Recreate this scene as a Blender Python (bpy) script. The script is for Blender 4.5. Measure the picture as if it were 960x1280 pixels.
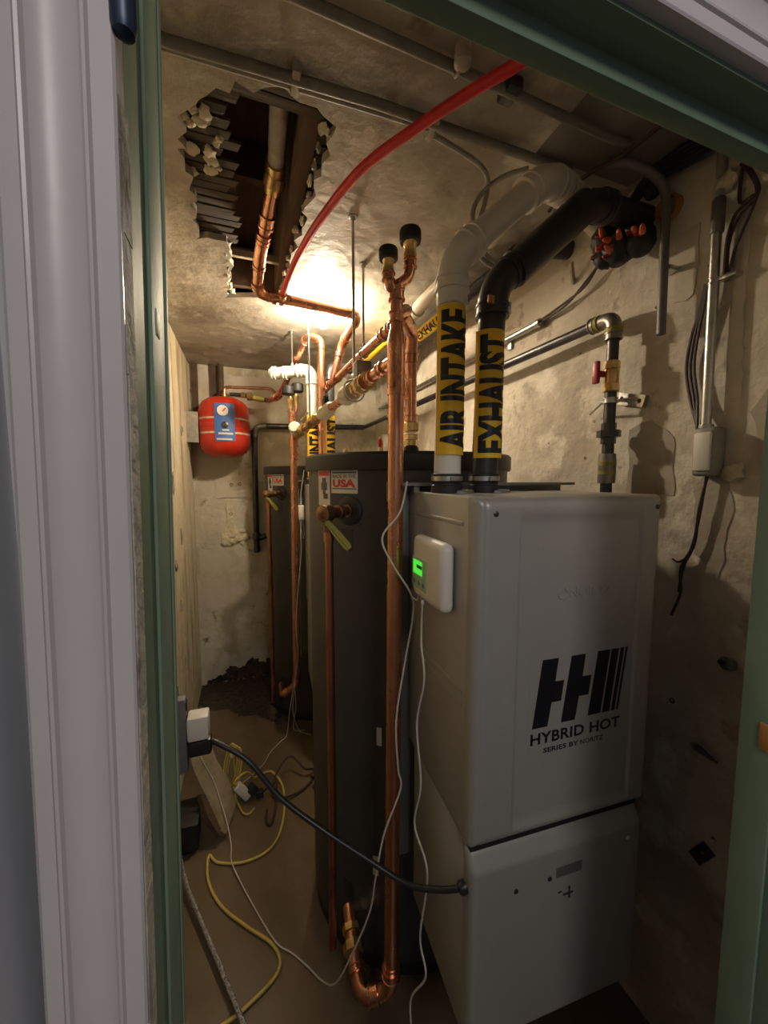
import bpy, bmesh, math, random
from mathutils import Vector, Matrix
random.seed(7)
R = math.radians
for o in list(bpy.data.objects): bpy.data.objects.remove(o)
SC = bpy.context.scene
COL = SC.collection

# ------------------------------------------------------------------ camera, world, light, exposure
cam = bpy.data.cameras.new('camera'); camo = bpy.data.objects.new('camera', cam); COL.objects.link(camo)
camo.location = (0, 0, 1.65)
camo.rotation_euler = (R(90 - 5), 0, R(-20))
cam.sensor_fit = 'VERTICAL'; cam.sensor_height = 36; cam.lens = 36 * 481 / 1280
cam.clip_start = 0.02
SC.camera = camo
w = bpy.data.worlds.new('world'); SC.world = w; w.use_nodes = True
w.node_tree.nodes['Background'].inputs[0].default_value = (.90, .90, 1.0, 1)
w.node_tree.nodes['Background'].inputs[1].default_value = 0.045
# ceiling fixture of the hallway in front of the closet
al = bpy.data.lights.new('hallway_lamp_offscreen', 'AREA'); al.shape = 'RECTANGLE'; al.size = 0.5; al.size_y = 0.5
al.energy = 11.0; al.color = (1, .94, .90)
alo = bpy.data.objects.new('hallway_lamp_offscreen', al); COL.objects.link(alo)
alo.location = (0.30, -1.25, 2.70)
alo.rotation_euler = (R(28), 0, 0)
BULB_STRENGTH = 900.0
SC.view_settings.view_transform = 'Standard'; SC.view_settings.look = 'None'
SC.view_settings.gamma = 1; SC.view_settings.use_curve_mapping = False
SC.view_settings.exposure = 0.35

# ------------------------------------------------------------------ materials
def _n(nt, t, **k):
    n = nt.nodes.new(t)
    for a, b in k.items(): setattr(n, a, b)
    return n
def mat(name, c1, c2=None, rough=.5, metal=0, scale=20, bump=0, bscale=None, stretch=(1, 1, 1), lo=.35, hi=.65, emit=None, estr=0, rvar=0, spec=None):
    m = bpy.data.materials.new(name); m.use_nodes = True; nt = m.node_tree
    b = nt.nodes['Principled BSDF']
    b.inputs['Base Color'].default_value = (*c1, 1); b.inputs['Roughness'].default_value = rough; b.inputs['Metallic'].default_value = metal
    if spec is not None: b.inputs['Specular IOR Level'].default_value = spec
    L = nt.links
    tc = _n(nt, 'ShaderNodeTexCoord'); mp = _n(nt, 'ShaderNodeMapping'); mp.inputs['Scale'].default_value = stretch
    L.new(tc.outputs['Object'], mp.inputs[0])
    if c2 is not None or rvar:
        nz = _n(nt, 'ShaderNodeTexNoise'); nz.inputs['Scale'].default_value = scale; nz.inputs['Detail'].default_value = 6; nz.inputs['Roughness'].default_value = .62
        L.new(mp.outputs[0], nz.inputs['Vector'])
        if c2 is not None:
            cr = _n(nt, 'ShaderNodeValToRGB'); e = cr.color_ramp.elements
            e[0].position = lo; e[0].color = (*c1, 1); e[1].position = hi; e[1].color = (*c2, 1)
            L.new(nz.outputs['Fac'], cr.inputs[0]); L.new(cr.outputs[0], b.inputs['Base Color'])
        if rvar:
            mr = _n(nt, 'ShaderNodeMapRange'); mr.inputs[1].default_value = .3; mr.inputs[2].default_value = .7
            mr.inputs[3].default_value = max(.02, rough - rvar); mr.inputs[4].default_value = min(1, rough + rvar)
            L.new(nz.outputs['Fac'], mr.inputs[0]); L.new(mr.outputs[0], b.inputs['Roughness'])
    if bump:
        n2 = _n(nt, 'ShaderNodeTexNoise'); n2.inputs['Scale'].default_value = bscale or scale * 2; n2.inputs['Detail'].default_value = 5
        L.new(mp.outputs[0], n2.inputs['Vector'])
        bp = _n(nt, 'ShaderNodeBump'); bp.inputs['Strength'].default_value = bump; bp.inputs['Distance'].default_value = .01
        L.new(n2.outputs['Fac'], bp.inputs['Height']); L.new(bp.outputs[0], b.inputs['Normal'])
    if emit:
        b.inputs['Emission Color'].default_value = (*emit, 1); b.inputs['Emission Strength'].default_value = estr
    return m

def layered(name, layers, rough=.85, bump=.4, bscale=9, rough2=None):
    """plaster-like surface: base colour and then stains [(colour, scale, stretch, lo, hi, offset)] laid over one another"""
    m = bpy.data.materials.new(name); m.use_nodes = True; nt = m.node_tree; L = nt.links
    b = nt.nodes['Principled BSDF']; b.inputs['Roughness'].default_value = rough
    tc = _n(nt, 'ShaderNodeTexCoord'); prev = None
    for i, (c, sc, st, lo, hi, off) in enumerate(layers):
        if i == 0:
            rgb = _n(nt, 'ShaderNodeRGB'); rgb.outputs[0].default_value = (*c, 1); prev = rgb.outputs[0]; continue
        mp = _n(nt, 'ShaderNodeMapping'); mp.inputs['Scale'].default_value = st; mp.inputs['Location'].default_value = off
        L.new(tc.outputs['Object'], mp.inputs[0])
        nz = _n(nt, 'ShaderNodeTexNoise'); nz.inputs['Scale'].default_value = sc; nz.inputs['Detail'].default_value = 7; nz.inputs['Roughness'].default_value = .6
        L.new(mp.outputs[0], nz.inputs['Vector'])
        mr = _n(nt, 'ShaderNodeMapRange'); mr.inputs[1].default_value = lo; mr.inputs[2].default_value = hi
        L.new(nz.outputs['Fac'], mr.inputs[0])
        mx = _n(nt, 'ShaderNodeMix', data_type='RGBA'); mx.inputs[7].default_value = (*c, 1)
        L.new(mr.outputs[0], mx.inputs[0]); L.new(prev, mx.inputs[6]); prev = mx.outputs[2]
    L.new(prev, b.inputs['Base Color'])
    n2 = _n(nt, 'ShaderNodeTexNoise'); n2.inputs['Scale'].default_value = bscale; n2.inputs['Detail'].default_value = 9; n2.inputs['Roughness'].default_value = .55
    L.new(tc.outputs['Object'], n2.inputs['Vector'])
    bp = _n(nt, 'ShaderNodeBump'); bp.inputs['Strength'].default_value = bump; bp.inputs['Distance'].default_value = .02
    L.new(n2.outputs['Fac'], bp.inputs['Height']); L.new(bp.outputs[0], b.inputs['Normal'])
    if rough2 is not None:
        mr = _n(nt, 'ShaderNodeMapRange'); mr.inputs[1].default_value = .42; mr.inputs[2].default_value = .58; mr.inputs[3].default_value = rough; mr.inputs[4].default_value = rough2
        L.new(n2.outputs['Fac'], mr.inputs[0]); L.new(mr.outputs[0], b.inputs['Roughness'])
    return m
S1 = (1, 1, 1); Z0 = (0, 0, 0)
M = {}
M['wall'] = layered('aged_plaster', [((.56, .51, .42), 0, S1, 0, 0, Z0), ((.40, .35, .28), 2.6, S1, .46, .62, (3, 1, 2)), ((.64, .59, .50), 6, S1, .54, .62, (1, 5, 2)), ((.36, .31, .25), 9, S1, .60, .66, (4, 5, 2)), ((.16, .11, .08), 16, S1, .69, .74, (7, 2, 2))], .8, .8, 8)
M['wall_left'] = layered('streaked_plaster', [((.72, .64, .46), 0, S1, 0, 0, Z0), ((.42, .29, .13), 3, (1, 3.5, .35), .50, .68, (2, 1, 0)), ((.80, .74, .58), 7, (1, 2, .5), .52, .66, (0, 4, 1)), ((.15, .10, .05), 11, S1, .68, .74, (5, 2, 1))], .75, .9, 10)
M['wall_back'] = layered('patched_plaster', [((.56, .52, .42), 0, S1, 0, 0, Z0), ((.40, .34, .21), 2.5, (1, 1, .8), .46, .64, (6, 1, 2)), ((.60, .57, .49), 6, S1, .54, .64, (1, 5, 2)), ((.20, .15, .08), 9, S1, .62, .72, (2, 2, 7))], .8, .9, 9)
M['mold'] = mat('black_mold', (.02, .016, .012), (.07, .05, .03), .9, 0, 30, .5)
M['ceil'] = layered('skim_coat', [((.40, .36, .30), 0, S1, 0, 0, Z0), ((.25, .215, .17), 2.4, S1, .46, .62, (2, 7, 2)), ((.52, .47, .40), 5, S1, .54, .66, (5, 1, 0)), ((.20, .165, .125), 7, S1, .64, .72, (1, 8, 0))], .62, .8, 6)
M['floor'] = layered('wet_concrete', [((.125, .090, .054), 0, S1, 0, 0, Z0), ((.085, .059, .034), 1.6, S1, .44, .64, (3, 1, 2)), ((.15, .115, .072), 4, S1, .56, .72, (1, 3, 2))], .5, .10, 6, .28)
M['green'] = mat('green_paint', (.150, .215, .148), (.180, .25, .178), .6, 0, 6, .12, 30, spec=.25)
M['greenlight'] = mat('chipped_green_paint', (.34, .42, .35), (.42, .48, .42), .6, 0, 20, .1)
M['casing'] = mat('white_trim_paint', (.58, .545, .55), (.52, .49, .49), .38, 0, 3, .05, 25)
M['grime'] = layered('flaked_paint_edge', [((.45, .42, .36), 0, S1, 0, 0, Z0), ((.16, .12, .09), 30, (1, 1, .35), .5, .62, (1, 2, 3))], .8, .5, 40)
M['outwall'] = mat('hallway_paint', (.50, .49, .50), (.46, .45, .46), .6, 0, 4, .1, 20)
M['hallwhite'] = mat('cool_white_paint', (.60, .62, .66), (.56, .58, .62), .5, 0, 4, .05, 20)
M['cond'] = mat('painted_conduit', (.22, .205, .18), (.15, .14, .12), .55, .3, 16, .1)
M['race'] = mat('gray_raceway', (.17, .165, .155), (.13, .125, .12), .5, .2, 12)
M['copper'] = mat('copper', (.74, .38, .24), (.50, .23, .14), .30, 1, 14, .03, 40, (1, 1, .5), rvar=.10)
M['copper_old'] = mat('tarnished_copper', (.50, .22, .13), (.26, .11, .07), .42, 1, 22, .05, 50, (1, 1, .4), rvar=.12)
M['brass'] = mat('brass', (.72, .52, .24), (.48, .33, .14), .33, 1, 24, .05, 60)
M['bronze'] = mat('bronze', (.33, .20, .11), (.18, .10, .06), .5, 1, 30, .15, 60)
M['tape'] = mat('white_thread_tape', (.66, .60, .48), (.46, .40, .30), .7, 0, 30, .3)
M['steel'] = mat('galvanized_steel', (.60, .60, .58), (.45, .45, .44), .32, 1, 30, .05)
M['iron'] = mat('black_iron', (.055, .055, .06), (.09, .085, .085), .38, .7, 18, .05)
M['elbow_gray'] = mat('gray_fitting', (.30, .28, .26), (.22, .21, .20), .4, .8, 22, .1)
M['rust'] = mat('rusty_galvanized', (.30, .25, .20), (.40, .38, .34), .7, .3, 18, .4)
M['tank'] = mat('charcoal_jacket', (.040, .040, .042), (.052, .050, .048), .42, .2, 7, .02)
M['tankrim'] = mat('black_rim', (.017, .017, .019), None, .45)
M['tanktop'] = mat('tank_top', (.35, .34, .32), (.28, .27, .25), .45, .5, 12)
M['heater'] = mat('silver_gray_enamel', (.37, .36, .34), (.35, .34, .32), .38, .22, 5, .015, 180)
M['frame'] = mat('grey_green_sheet_metal', (.26, .27, .25), (.22, .23, .21), .42, .6, 9)
M['pvc'] = mat('white_pvc', (.66, .63, .57), (.61, .58, .52), .38, 0, 8, .02)
M['pvct'] = mat('dusty_white_pvc', (.55, .49, .38), (.46, .40, .30), .5, 0, 8, .05)
M['abs'] = mat('black_abs', (.018, .018, .020), (.028, .027, .027), .36, 0, 8)
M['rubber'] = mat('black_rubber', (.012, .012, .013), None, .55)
M['yellow'] = mat('yellow_tape', (.80, .50, .02), (.74, .46, .02), .5, 0, 8)
M['ink'] = mat('black_ink', (.010, .010, .014), None, .3)
M['inkgray'] = mat('glossy_black_film', (.05, .045, .05), None, .22)
M['white'] = mat('white_plastic', (.68, .65, .61), None, .4)
M['label'] = mat('white_sticker', (.60, .58, .54), None, .5)
M['redink'] = mat('red_ink', (.55, .03, .03), None, .5)
M['blueink'] = mat('navy_ink', (.03, .04, .12), None, .5)
M['grayink'] = mat('gray_ink', (.16, .16, .17), None, .5)
M['red'] = mat('red_enamel', (.56, .035, .015), (.48, .025, .012), .36, 0, 6)
M['pex'] = mat('red_tubing', (.58, .025, .03), (.52, .02, .025), .42, 0, 8)
M['redh'] = mat('red_vinyl', (.35, .012, .03), None, .4)
M['blue'] = mat('blue_label', (.05, .14, .42), None, .45)
M['lever'] = mat('yellow_vinyl', (.34, .31, .05), (.26, .24, .04), .55, 0, 20)
M['ycord'] = mat('yellow_cord', (.58, .45, .10), (.48, .37, .09), .55, 0, 20)
M['wcord'] = mat('white_cord', (.55, .52, .46), None, .5)
M['bcord'] = mat('black_cord', (.016, .017, .018), None, .38)
M['brcord'] = mat('brown_cord', (.05, .025, .015), None, .5)
M['wire'] = mat('dark_wire', (.040, .020, .022), None, .5)
M['gcord'] = mat('gray_cable', (.32, .30, .26), (.22, .2, .17), .6, .2, 20)
M['braid'] = mat('braided_steel', (.62, .63, .66), (.20, .20, .22), .35, 1, 160, .4, 200, (1, 1, .6))
M['wood'] = mat('old_wood', (.115, .07, .04), (.06, .035, .02), .85, 0, 9, .5, 30, (1, .12, 1))
M['lath'] = mat('lath_wood', (.085, .068, .048), (.04, .03, .022), .9, 0, 12, .5, 40, (.1, 1, 1))
M['board'] = mat('grimy_board', (.36, .30, .21), (.20, .15, .09), .85, 0, 8, .5, 24)
M['lump'] = mat('plaster_lump', (.62, .57, .43), (.46, .41, .30), .9, 0, 22, .6)
M['foam'] = mat('cream_plaster', (.72, .66, .48), (.56, .50, .36), .9, 0, 25, .6)
M['dark'] = mat('dark_cavity', (.018, .013, .010), (.03, .022, .016), .95, 0, 9)
M['panel'] = mat('gray_ceiling_panel', (.20, .185, .16), (.15, .14, .12), .6, 0, 5, .1)
M['nut'] = mat('wire_nut_orange', (.55, .10, .035), None, .45)
M['porcelain'] = mat('porcelain', (.7, .66, .58), None, .3)
M['bulb'] = mat('lit_bulb', (1, .9, .7), None, .4, emit=(1.0, .84, .60), estr=BULB_STRENGTH)
M['screen'] = mat('green_display', (.02, .25, .02), None, .4, emit=(.10, 1.0, .06), estr=.55)
M['screenpad'] = mat('pale_green_pad', (.30, .50, .30), None, .4)
M['hinge'] = mat('dark_blue_hinge', (.03, .045, .08), None, .4, .4)
M['orange'] = mat('orange_stub', (.45, .20, .05), None, .5)
M['glassw'] = mat('gauge_face', (.72, .70, .66), None, .3)

# ------------------------------------------------------------------ geometry helpers
def V(*a): return Vector(a[0] if len(a) == 1 else a)
class MB:
    def __init__(s): s.v = []; s.f = []
    def add(s, vs, fs):
        b = len(s.v); s.v += [V(p) for p in vs]; s.f += [tuple(b + i for i in f) for f in fs]; return s
    def box(s, lo, hi, mtx=None):
        x0, y0, z0 = lo; x1, y1, z1 = hi
        vs = [V((x, y, z)) for z in (z0, z1) for y in (y0, y1) for x in (x0, x1)]
        if mtx: vs = [mtx @ p for p in vs]
        return s.add(vs, [(0, 2, 3, 1), (4, 5, 7, 6), (0, 1, 5, 4), (2, 6, 7, 3), (0, 4, 6, 2), (1, 3, 7, 5)])
    def bbox(s, lo, hi, b=.004, mtx=None, seg=2):
        bm = bmesh.new(); bmesh.ops.create_cube(bm, size=1)
        for q in bm.verts:
            q.co = V([lo[i] + (q.co[i] + .5) * (hi[i] - lo[i]) for i in range(3)])
        bmesh.ops.bevel(bm, geom=bm.edges[:], offset=b, segments=seg, affect='EDGES', profile=.5)
        bm.verts.index_update()
        s.add([(mtx @ q.co if mtx else q.co.copy()) for q in bm.verts], [[q.index for q in f.verts] for f in bm.faces]); bm.free(); return s
    def tube(s, pts, r, n=12, cap=True, closed=False):
        pts = [V(p) for p in pts]; m = len(pts)
        rr = r if isinstance(r, (list, tuple)) else [r] * m
        T = []
        for i in range(m):
            a = pts[max(i - 1, 0)]; c = pts[min(i + 1, m - 1)]
            d = (c - a)
            T.append(d.normalized() if d.length > 1e-9 else V((0, 0, 1)))
        up = V((0, 0, 1)) if abs(T[0].z) < .9 else V((1, 0, 0))
        N = (up - T[0] * up.dot(T[0])).normalized(); vs = []
        for i in range(m):
            N = (N - T[i] * N.dot(T[i])).normalized(); B = T[i].cross(N)
            for k in range(n):
                a = 2 * math.pi * k / n; vs.append(pts[i] + rr[i] * (N * math.cos(a) + B * math.sin(a)))
        fs = [(i * n + k, i * n + (k + 1) % n, (i + 1) * n + (k + 1) % n, (i + 1) * n + k) for i in range(m - 1) for k in range(n)]
        if cap: fs += [tuple(range(n - 1, -1, -1)), tuple((m - 1) * n + k for k in range(n))]
        return s.add(vs, fs)
    def lathe(s, o, axis, prof, n=20):
        """prof = [(distance along axis, radius)...]"""
        o = V(o); ax = V(axis).normalized(); vs = []
        up = V((0, 0, 1)) if abs(ax.z) < .9 else V((1, 0, 0))
        N = (up - ax * up.dot(ax)).normalized(); B = ax.cross(N)
        for t, r in prof:
            for k in range(n):
                a = 2 * math.pi * k / n; vs.append(o + ax * t + r * (N * math.cos(a) + B * math.sin(a)))
        m = len(prof)
        fs = [(i * n + k, i * n + (k + 1) % n, (i + 1) * n + (k + 1) % n, (i + 1) * n + k) for i in range(m - 1) for k in range(n)]
        fs += [tuple(range(n - 1, -1, -1)), tuple((m - 1) * n + k for k in range(n))]
        return s.add(vs, fs)
    def prism(s, poly, fn, d0, d1):
        """poly 2-D outline; fn(u, v, d) -> point"""
        n = len(poly)
        vs = [fn(u, v, d0) for u, v in poly] + [fn(u, v, d1) for u, v in poly]
        fs = [tuple(range(n - 1, -1, -1)), tuple(range(n, 2 * n))] + [(i, (i + 1) % n, n + (i + 1) % n, n + i) for i in range(n)]
        return s.add(vs, fs)
    def torus(s, c, axis, R_, r, n=24, m=8, a0=0, a1=360):
        c = V(c); ax = V(axis).normalized(); up = V((0, 0, 1)) if abs(ax.z) < .9 else V((1, 0, 0))
        N = (up - ax * up.dot(ax)).normalized(); B = ax.cross(N)
        pts = [c + R_ * (N * math.cos(R(a0 + (a1 - a0) * k / n)) + B * math.sin(R(a0 + (a1 - a0) * k / n))) for k in range(n + 1)]
        return s.tube(pts, r, m)
    def blob(s, c, rad, seed=0, amp=.3, sub=2, mtx=None):
        bm = bmesh.new(); bmesh.ops.create_icosphere(bm, subdivisions=sub, radius=1)
        rnd = random.Random(seed)
        for q in bm.verts:
            k = 1 + amp * (rnd.random() - .5) * 2
            q.co = V((q.co.x * rad[0] * k, q.co.y * rad[1] * k, q.co.z * rad[2] * k))
        bm.verts.index_update()
        s.add([V(c) + q.co for q in bm.verts], [[q.index for q in f.verts] for f in bm.faces]); bm.free(); return s
    def build(s, name, m, parent=None, ang=40):
        me = bpy.data.meshes.new(name)
        off = W.get(parent.name, V((0, 0, 0))) if parent else V((0, 0, 0))
        if parent is None:
            lo = V([min(p[i] for p in s.v) for i in range(3)]); hi = V([max(p[i] for p in s.v) for i in range(3)])
            off = V(((lo.x + hi.x) / 2, (lo.y + hi.y) / 2, lo.z))
        me.from_pydata([p - off for p in s.v], [], s.f); me.update()
        bm = bmesh.new(); bm.from_mesh(me); bmesh.ops.recalc_face_normals(bm, faces=bm.faces[:]); bm.to_mesh(me); bm.free()
        for p in me.polygons: p.use_smooth = True
        me.set_sharp_from_angle(angle=R(ang))
        me.materials.append(M[m] if isinstance(m, str) else m)
        o = bpy.data.objects.new(name, me); COL.objects.link(o)
        if parent: o.parent = parent
        else: o.location = off
        W[o.name] = off
        return o
W = {}
def lean(mb):
    for p in mb.v: p.x += .02 * (p.z - 1.65)
    return mb
def fillet(pts, rad, seg=6):
    pts = [V(p) for p in pts]; out = [pts[0]]
    for i in range(1, len(pts) - 1):
        a, b, c = pts[i - 1], pts[i], pts[i + 1]
        d1 = (a - b); d2 = (c - b); l = min(rad, d1.length * .48, d2.length * .48)
        p = b + d1.normalized() * l; q = b + d2.normalized() * l
        for k in range(seg + 1):
            t = k / seg; out.append(p * (1 - t) ** 2 + b * 2 * t * (1 - t) + q * t * t)
    out.append(pts[-1]); return out
def spline(pts, n=8):
    pts = [V(p) for p in pts]; P = [pts[0]] + pts + [pts[-1]]; out = []
    for i in range(1, len(P) - 2):
        a, b, c, d = P[i - 1], P[i], P[i + 1], P[i + 2]
        for k in range(n):
            t = k / n
            out.append(.5 * ((2 * b) + (c - a) * t + (2 * a - 5 * b + 4 * c - d) * t * t + (3 * b - a - 3 * c + d) * t ** 3))
    out.append(pts[-1]); return out
def tag(o, label, cat, group=None, kind=None):
    o['label'] = label; o['category'] = cat
    if group: o['group'] = group
    if kind: o['kind'] = kind
    return o
def thing(name, label, cat, loc=(0, 0, 0), group=None, local=False):
    o = bpy.data.objects.new(name, None); COL.objects.link(o); o.location = loc; o.empty_display_size = .05
    W[o.name] = V((0, 0, 0)) if local else V(loc)
    return tag(o, label, cat, group)
def struct(mb, name, m, parent=None, ang=40):
    o = mb.build(name, m, parent, ang)
    o['kind'] = 'structure'; return o
def copy_tree(o, d, label=None, parent=None):
    c = o.copy(); COL.objects.link(c)
    if parent is None: c.location = o.location + V(d)
    else: c.parent = parent
    if label: c['label'] = label
    for ch in list(o.children): copy_tree(ch, d, None, c)
    return c
def text(body, fn, bold=.0, spacing=1.0, w=1.0, h=1.0, depth=.0006, cut=.22, ext=0):
    """mesh of lettering, its box scaled to w x h, each point sent through fn(u, v, d)"""
    cu = bpy.data.curves.new('lettering', 'FONT'); cu.body = body; cu.size = 1; cu.offset = bold; cu.space_character = spacing; cu.resolution_u = 3
    if ext: cu.extrude = .05; cu.bevel_depth = .012
    ob = bpy.data.objects.new('lettering', cu); COL.objects.link(ob)
    dg = bpy.context.evaluated_depsgraph_get(); me = ob.evaluated_get(dg).to_mesh()
    bm = bmesh.new(); bm.from_mesh(me)
    bmesh.ops.triangulate(bm, faces=bm.faces[:])
    for _ in range(6 if cut < .2 else 2):
        ed = [e for e in bm.edges if e.calc_length() > cut]
        if not ed: break
        bmesh.ops.subdivide_edges(bm, edges=ed, cuts=1)
        bmesh.ops.triangulate(bm, faces=bm.faces[:])
    bm.verts.index_update()
    xs = [v.co.x for v in bm.verts]; ys = [v.co.y for v in bm.verts]
    x0, x1, y0, y1 = min(xs), max(xs), min(ys), max(ys)
    mb = MB(); mb.add([fn((v.co.x - x0) / (x1 - x0) * w, (v.co.y - y0) / (y1 - y0) * h, depth + v.co.z * ext) for v in bm.verts], [[v.index for v in f.verts] for f in bm.faces])
    bm.free(); ob.evaluated_get(dg).to_mesh_clear(); bpy.data.objects.remove(ob)
    return mb
def ring(mb, p, axis, r, L, n=16, lip=.0025):
    """solder cup or band: short collar with a raised lip"""
    a = V(axis).normalized(); p = V(p) - a * L / 2
    mb.lathe(p, a, [(0, r * .9), (0, r + lip), (L * .16, r + lip), (L * .2, r), (L * .8, r), (L * .84, r + lip), (L, r + lip), (L, r * .9)], n)
def cup(par, name, m, *a):
    q = MB(); ring(q, *a); return q.build(name, m, par)
def hexnut(mb, p, axis, r, L, n=6):
    a = V(axis).normalized(); mb.lathe(V(p) - a * L / 2, a, [(0, r * .86), (L * .1, r), (L * .9, r), (L, r * .86)], n)
def run(parent, pts, r, m, bend=.05, name='pipe', collars=True, cm=None, n=14):
    """a pipe with rounded bends; each bend is an elbow part with collars, each straight a pipe part"""
    pts = [V(p) for p in pts]; k = len(pts)
    starts = [pts[0]]
    for i in range(1, k - 1):
        a, b, c = pts[i - 1], pts[i], pts[i + 1]
        l = min(bend, (a - b).length * .48, (c - b).length * .48)
        p = b + (a - b).normalized() * l; q = b + (c - b).normalized() * l
        MB().tube([starts[-1], p], r, n).build(name, m, parent)
        e = MB(); arc = [p * (1 - t) ** 2 + b * 2 * t * (1 - t) + q * t * t for t in [j / 7 for j in range(8)]]
        e.tube(arc, r * 1.12, n)
        if collars:
            ring(e, p + (a - b).normalized() * r * .35, a - b, r * 1.17, r * .9, n, r * .08)
            ring(e, q + (c - b).normalized() * r * .35, c - b, r * 1.17, r * .9, n, r * .08)
        e.build('elbow', cm or m, parent)
        starts.append(q)
    MB().tube([starts[-1], pts[-1]], r, n).build(name, m, parent)

# ------------------------------------------------------------------ the setting
XL, XR, YB, YF, ZC = -.36, 1.11, 3.26, .305, 2.5
struct(MB().box((-2.5, -2.0, -.1), (3.0, 3.5, 0)), 'floor', 'floor')
wl = struct(MB().box((XL - .12, YF, 0), (XL, YB + .1, 2.85)), 'wall_left', 'wall_left')
wr = struct(MB().box((XR, YF, 0), (XR + .12, YB + .1, 2.85)), 'wall_right', 'wall')
wb = struct(MB().box((XL, YB, 0), (XR, YB + .1, 2.85)), 'wall_back', 'wall_back')
OX0, OX1, OZ = -.062, .640, 2.047           # rough opening of the doorway
yo = .222
struct(lean(MB().box((-.25, yo, 0), (OX0, YF, 2.85))).box((OX1, yo, 0), (3.0, YF, 2.85)).box((OX0, .256, OZ), (OX1, YF, 2.85)), 'wall_front', 'outwall')
struct(MB().box((-.25, -2.0, 0), (-.0985, yo, 2.85)), 'wall_hallway', 'hallwhite')
# green jambs, head and stops
j = struct(lean(MB().box((OX0, .212, 0), (-.050, .298, OZ))), 'trim_1', 'green'); j['label'] = 'green painted left door jamb'
lean(MB().bbox((-.050, .258, 0), (-.0478, .299, 2.02), .0008)).build('door_stop', 'green', j)
lean(MB().bbox((-.0490, .2985, 0), (-.0466, .3035, 2.02), .0008)).build('jamb_edge', 'green', j)  # narrow strip along the inner edge, same green as the jamb
lean(MB().bbox((-.0485, .268, 1.735), (-.0472, .278, 1.75), .0004)).build('paint_chip', 'greenlight', j)
j = struct(MB().box((.628, .212, 0), (OX1, .298, OZ)), 'trim_2', 'green'); j['label'] = 'green painted right door jamb'
MB().bbox((.6215, .262, 0), (.628, .300, 2.02), .0015).build('door_stop', 'green', j)
MB().bbox((.6195, .262, 1.30), (.6235, .278, 1.335), .001).build('strike_plate', 'orange', j)
j = struct(MB().box((-.050, .256, 2.024), (.628, .298, OZ)), 'trim_3', 'green'); j['label'] = 'green painted door head'
MB().bbox((-.050, .284, 2.006), (.628, .303, 2.030), .0025).build('door_stop', 'green', j)
# casing: moulded profile extruded up the left side and along the top
prof = [(0, 0), (0, -.0110), (.0010, -.0122), (.0085, -.0122), (.0093, -.0145), (.0103, -.0150), (.0113, -.0140), (.0120, -.0112), (.015, -.0098), (.019, -.0094), (.023, -.0100), (.0265, -.0115), (.0285, -.0135), (.0293, -.0158), (.0305, -.0162), (.0315, -.0150), (.0322, -.0135), (.0385, -.0128), (.040, -.0115), (.040, 0)]
def cas(fn, d0, d1): return MB().prism(prof, fn, d0, d1)
struct(lean(cas(lambda u, v, d: (-.047 - u, .209 + v, d), 0, 2.05)), 'trim_4', 'casing', ang=25)['label'] = 'white moulded casing beside the doorway'
struct(cas(lambda u, v, d: (d, .2565 + v, 2.029 + u * 1.6), -.10, .68), 'trim_5', 'casing', ang=25)['label'] = 'white moulded casing over the doorway'
struct(cas(lambda u, v, d: (.634 + u, .209 + v, d), 0, 2.05), 'trim_6', 'casing', ang=25)['label'] = 'white moulded casing on the right of the doorway'
ge = MB(); zz = 0.0; rg = random.Random(3)
while zz < 2.0:
    h_ = rg.uniform(.012, .05); ge.box((-.0485, .1995 + rg.uniform(0, .0012), zz), (-.0462 - rg.uniform(0, .0006), .2135, min(zz + h_, 1.815))) if zz < 1.80 else None; zz += h_
struct(lean(ge), 'trim_7', 'grime')['label'] = 'flaking paint edge between casing and green jamb'
hg = thing('door_hinge', 'dark blue hinge barrel at the top of the left jamb', 'hinge', (-.040, .1975, 1.828))
MB().lathe((-.040, .1975, 1.828), (0, 0, 1), [(0, .0015), (.001, .0040), (.004, .0048), (.10, .0048)], 14).build('hinge_barrel', 'hinge', hg)
MB().box((-.0485, .204, 1.842), (-.0462, .226, 1.94)).build('hinge_leaf', 'hinge', hg)

# ceiling with a ragged hole
hole = [(-.116, 1.10), (-.077, 1.048), (.018, .967), (.093, .948), (.153, .97), (.19, .951), (.234, .995), (.236, 1.081), (.221, 1.175), (.217, 1.298), (.208, 1.475), (.207, 1.64), (.188, 1.951), (-.043, 2.035), (-.016, 1.662), (-.04, 1.565), (-.134, 1.60), (-.115, 1.312), (-.128, 1.228)]
rag = []
for i, p in enumerate(hole):
    q = hole[(i + 1) % len(hole)]; L = math.hypot(q[0] - p[0], q[1] - p[1]); n = max(1, int(L / .022))
    big = .013 if i not in (12,) else .003
    for k in range(n):
        t = k / n; rag.append((p[0] + (q[0] - p[0]) * t + random.uniform(-big, big), p[1] + (q[1] - p[1]) * t + random.uniform(-big, big)))
bm = bmesh.new(); outer = [bm.verts.new((x, y, ZC)) for x, y in ((XL, YF), (XR, YF), (XR, YB), (XL, YB))]
inner = [bm.verts.new((x, y, ZC)) for x, y in rag]
for lp in (outer, inner):
    for i in range(len(lp)): bm.edges.new((lp[i], lp[(i + 1) % len(lp)]))
bmesh.ops.triangle_fill(bm, use_beauty=True, use_dissolve=False, edges=bm.edges[:])
ex = bmesh.ops.extrude_face_region(bm, geom=bm.faces[:])
for q in ex['geom']:
    if isinstance(q, bmesh.types.BMVert): q.co.z += .022
bm.verts.index_update(); c = MB(); c.add([q.co.copy() for q in bm.verts], [[q.index for q in f.verts] for f in bm.faces]); bm.free()
ceil = struct(c, 'ceiling', 'ceil', ang=30)
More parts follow.
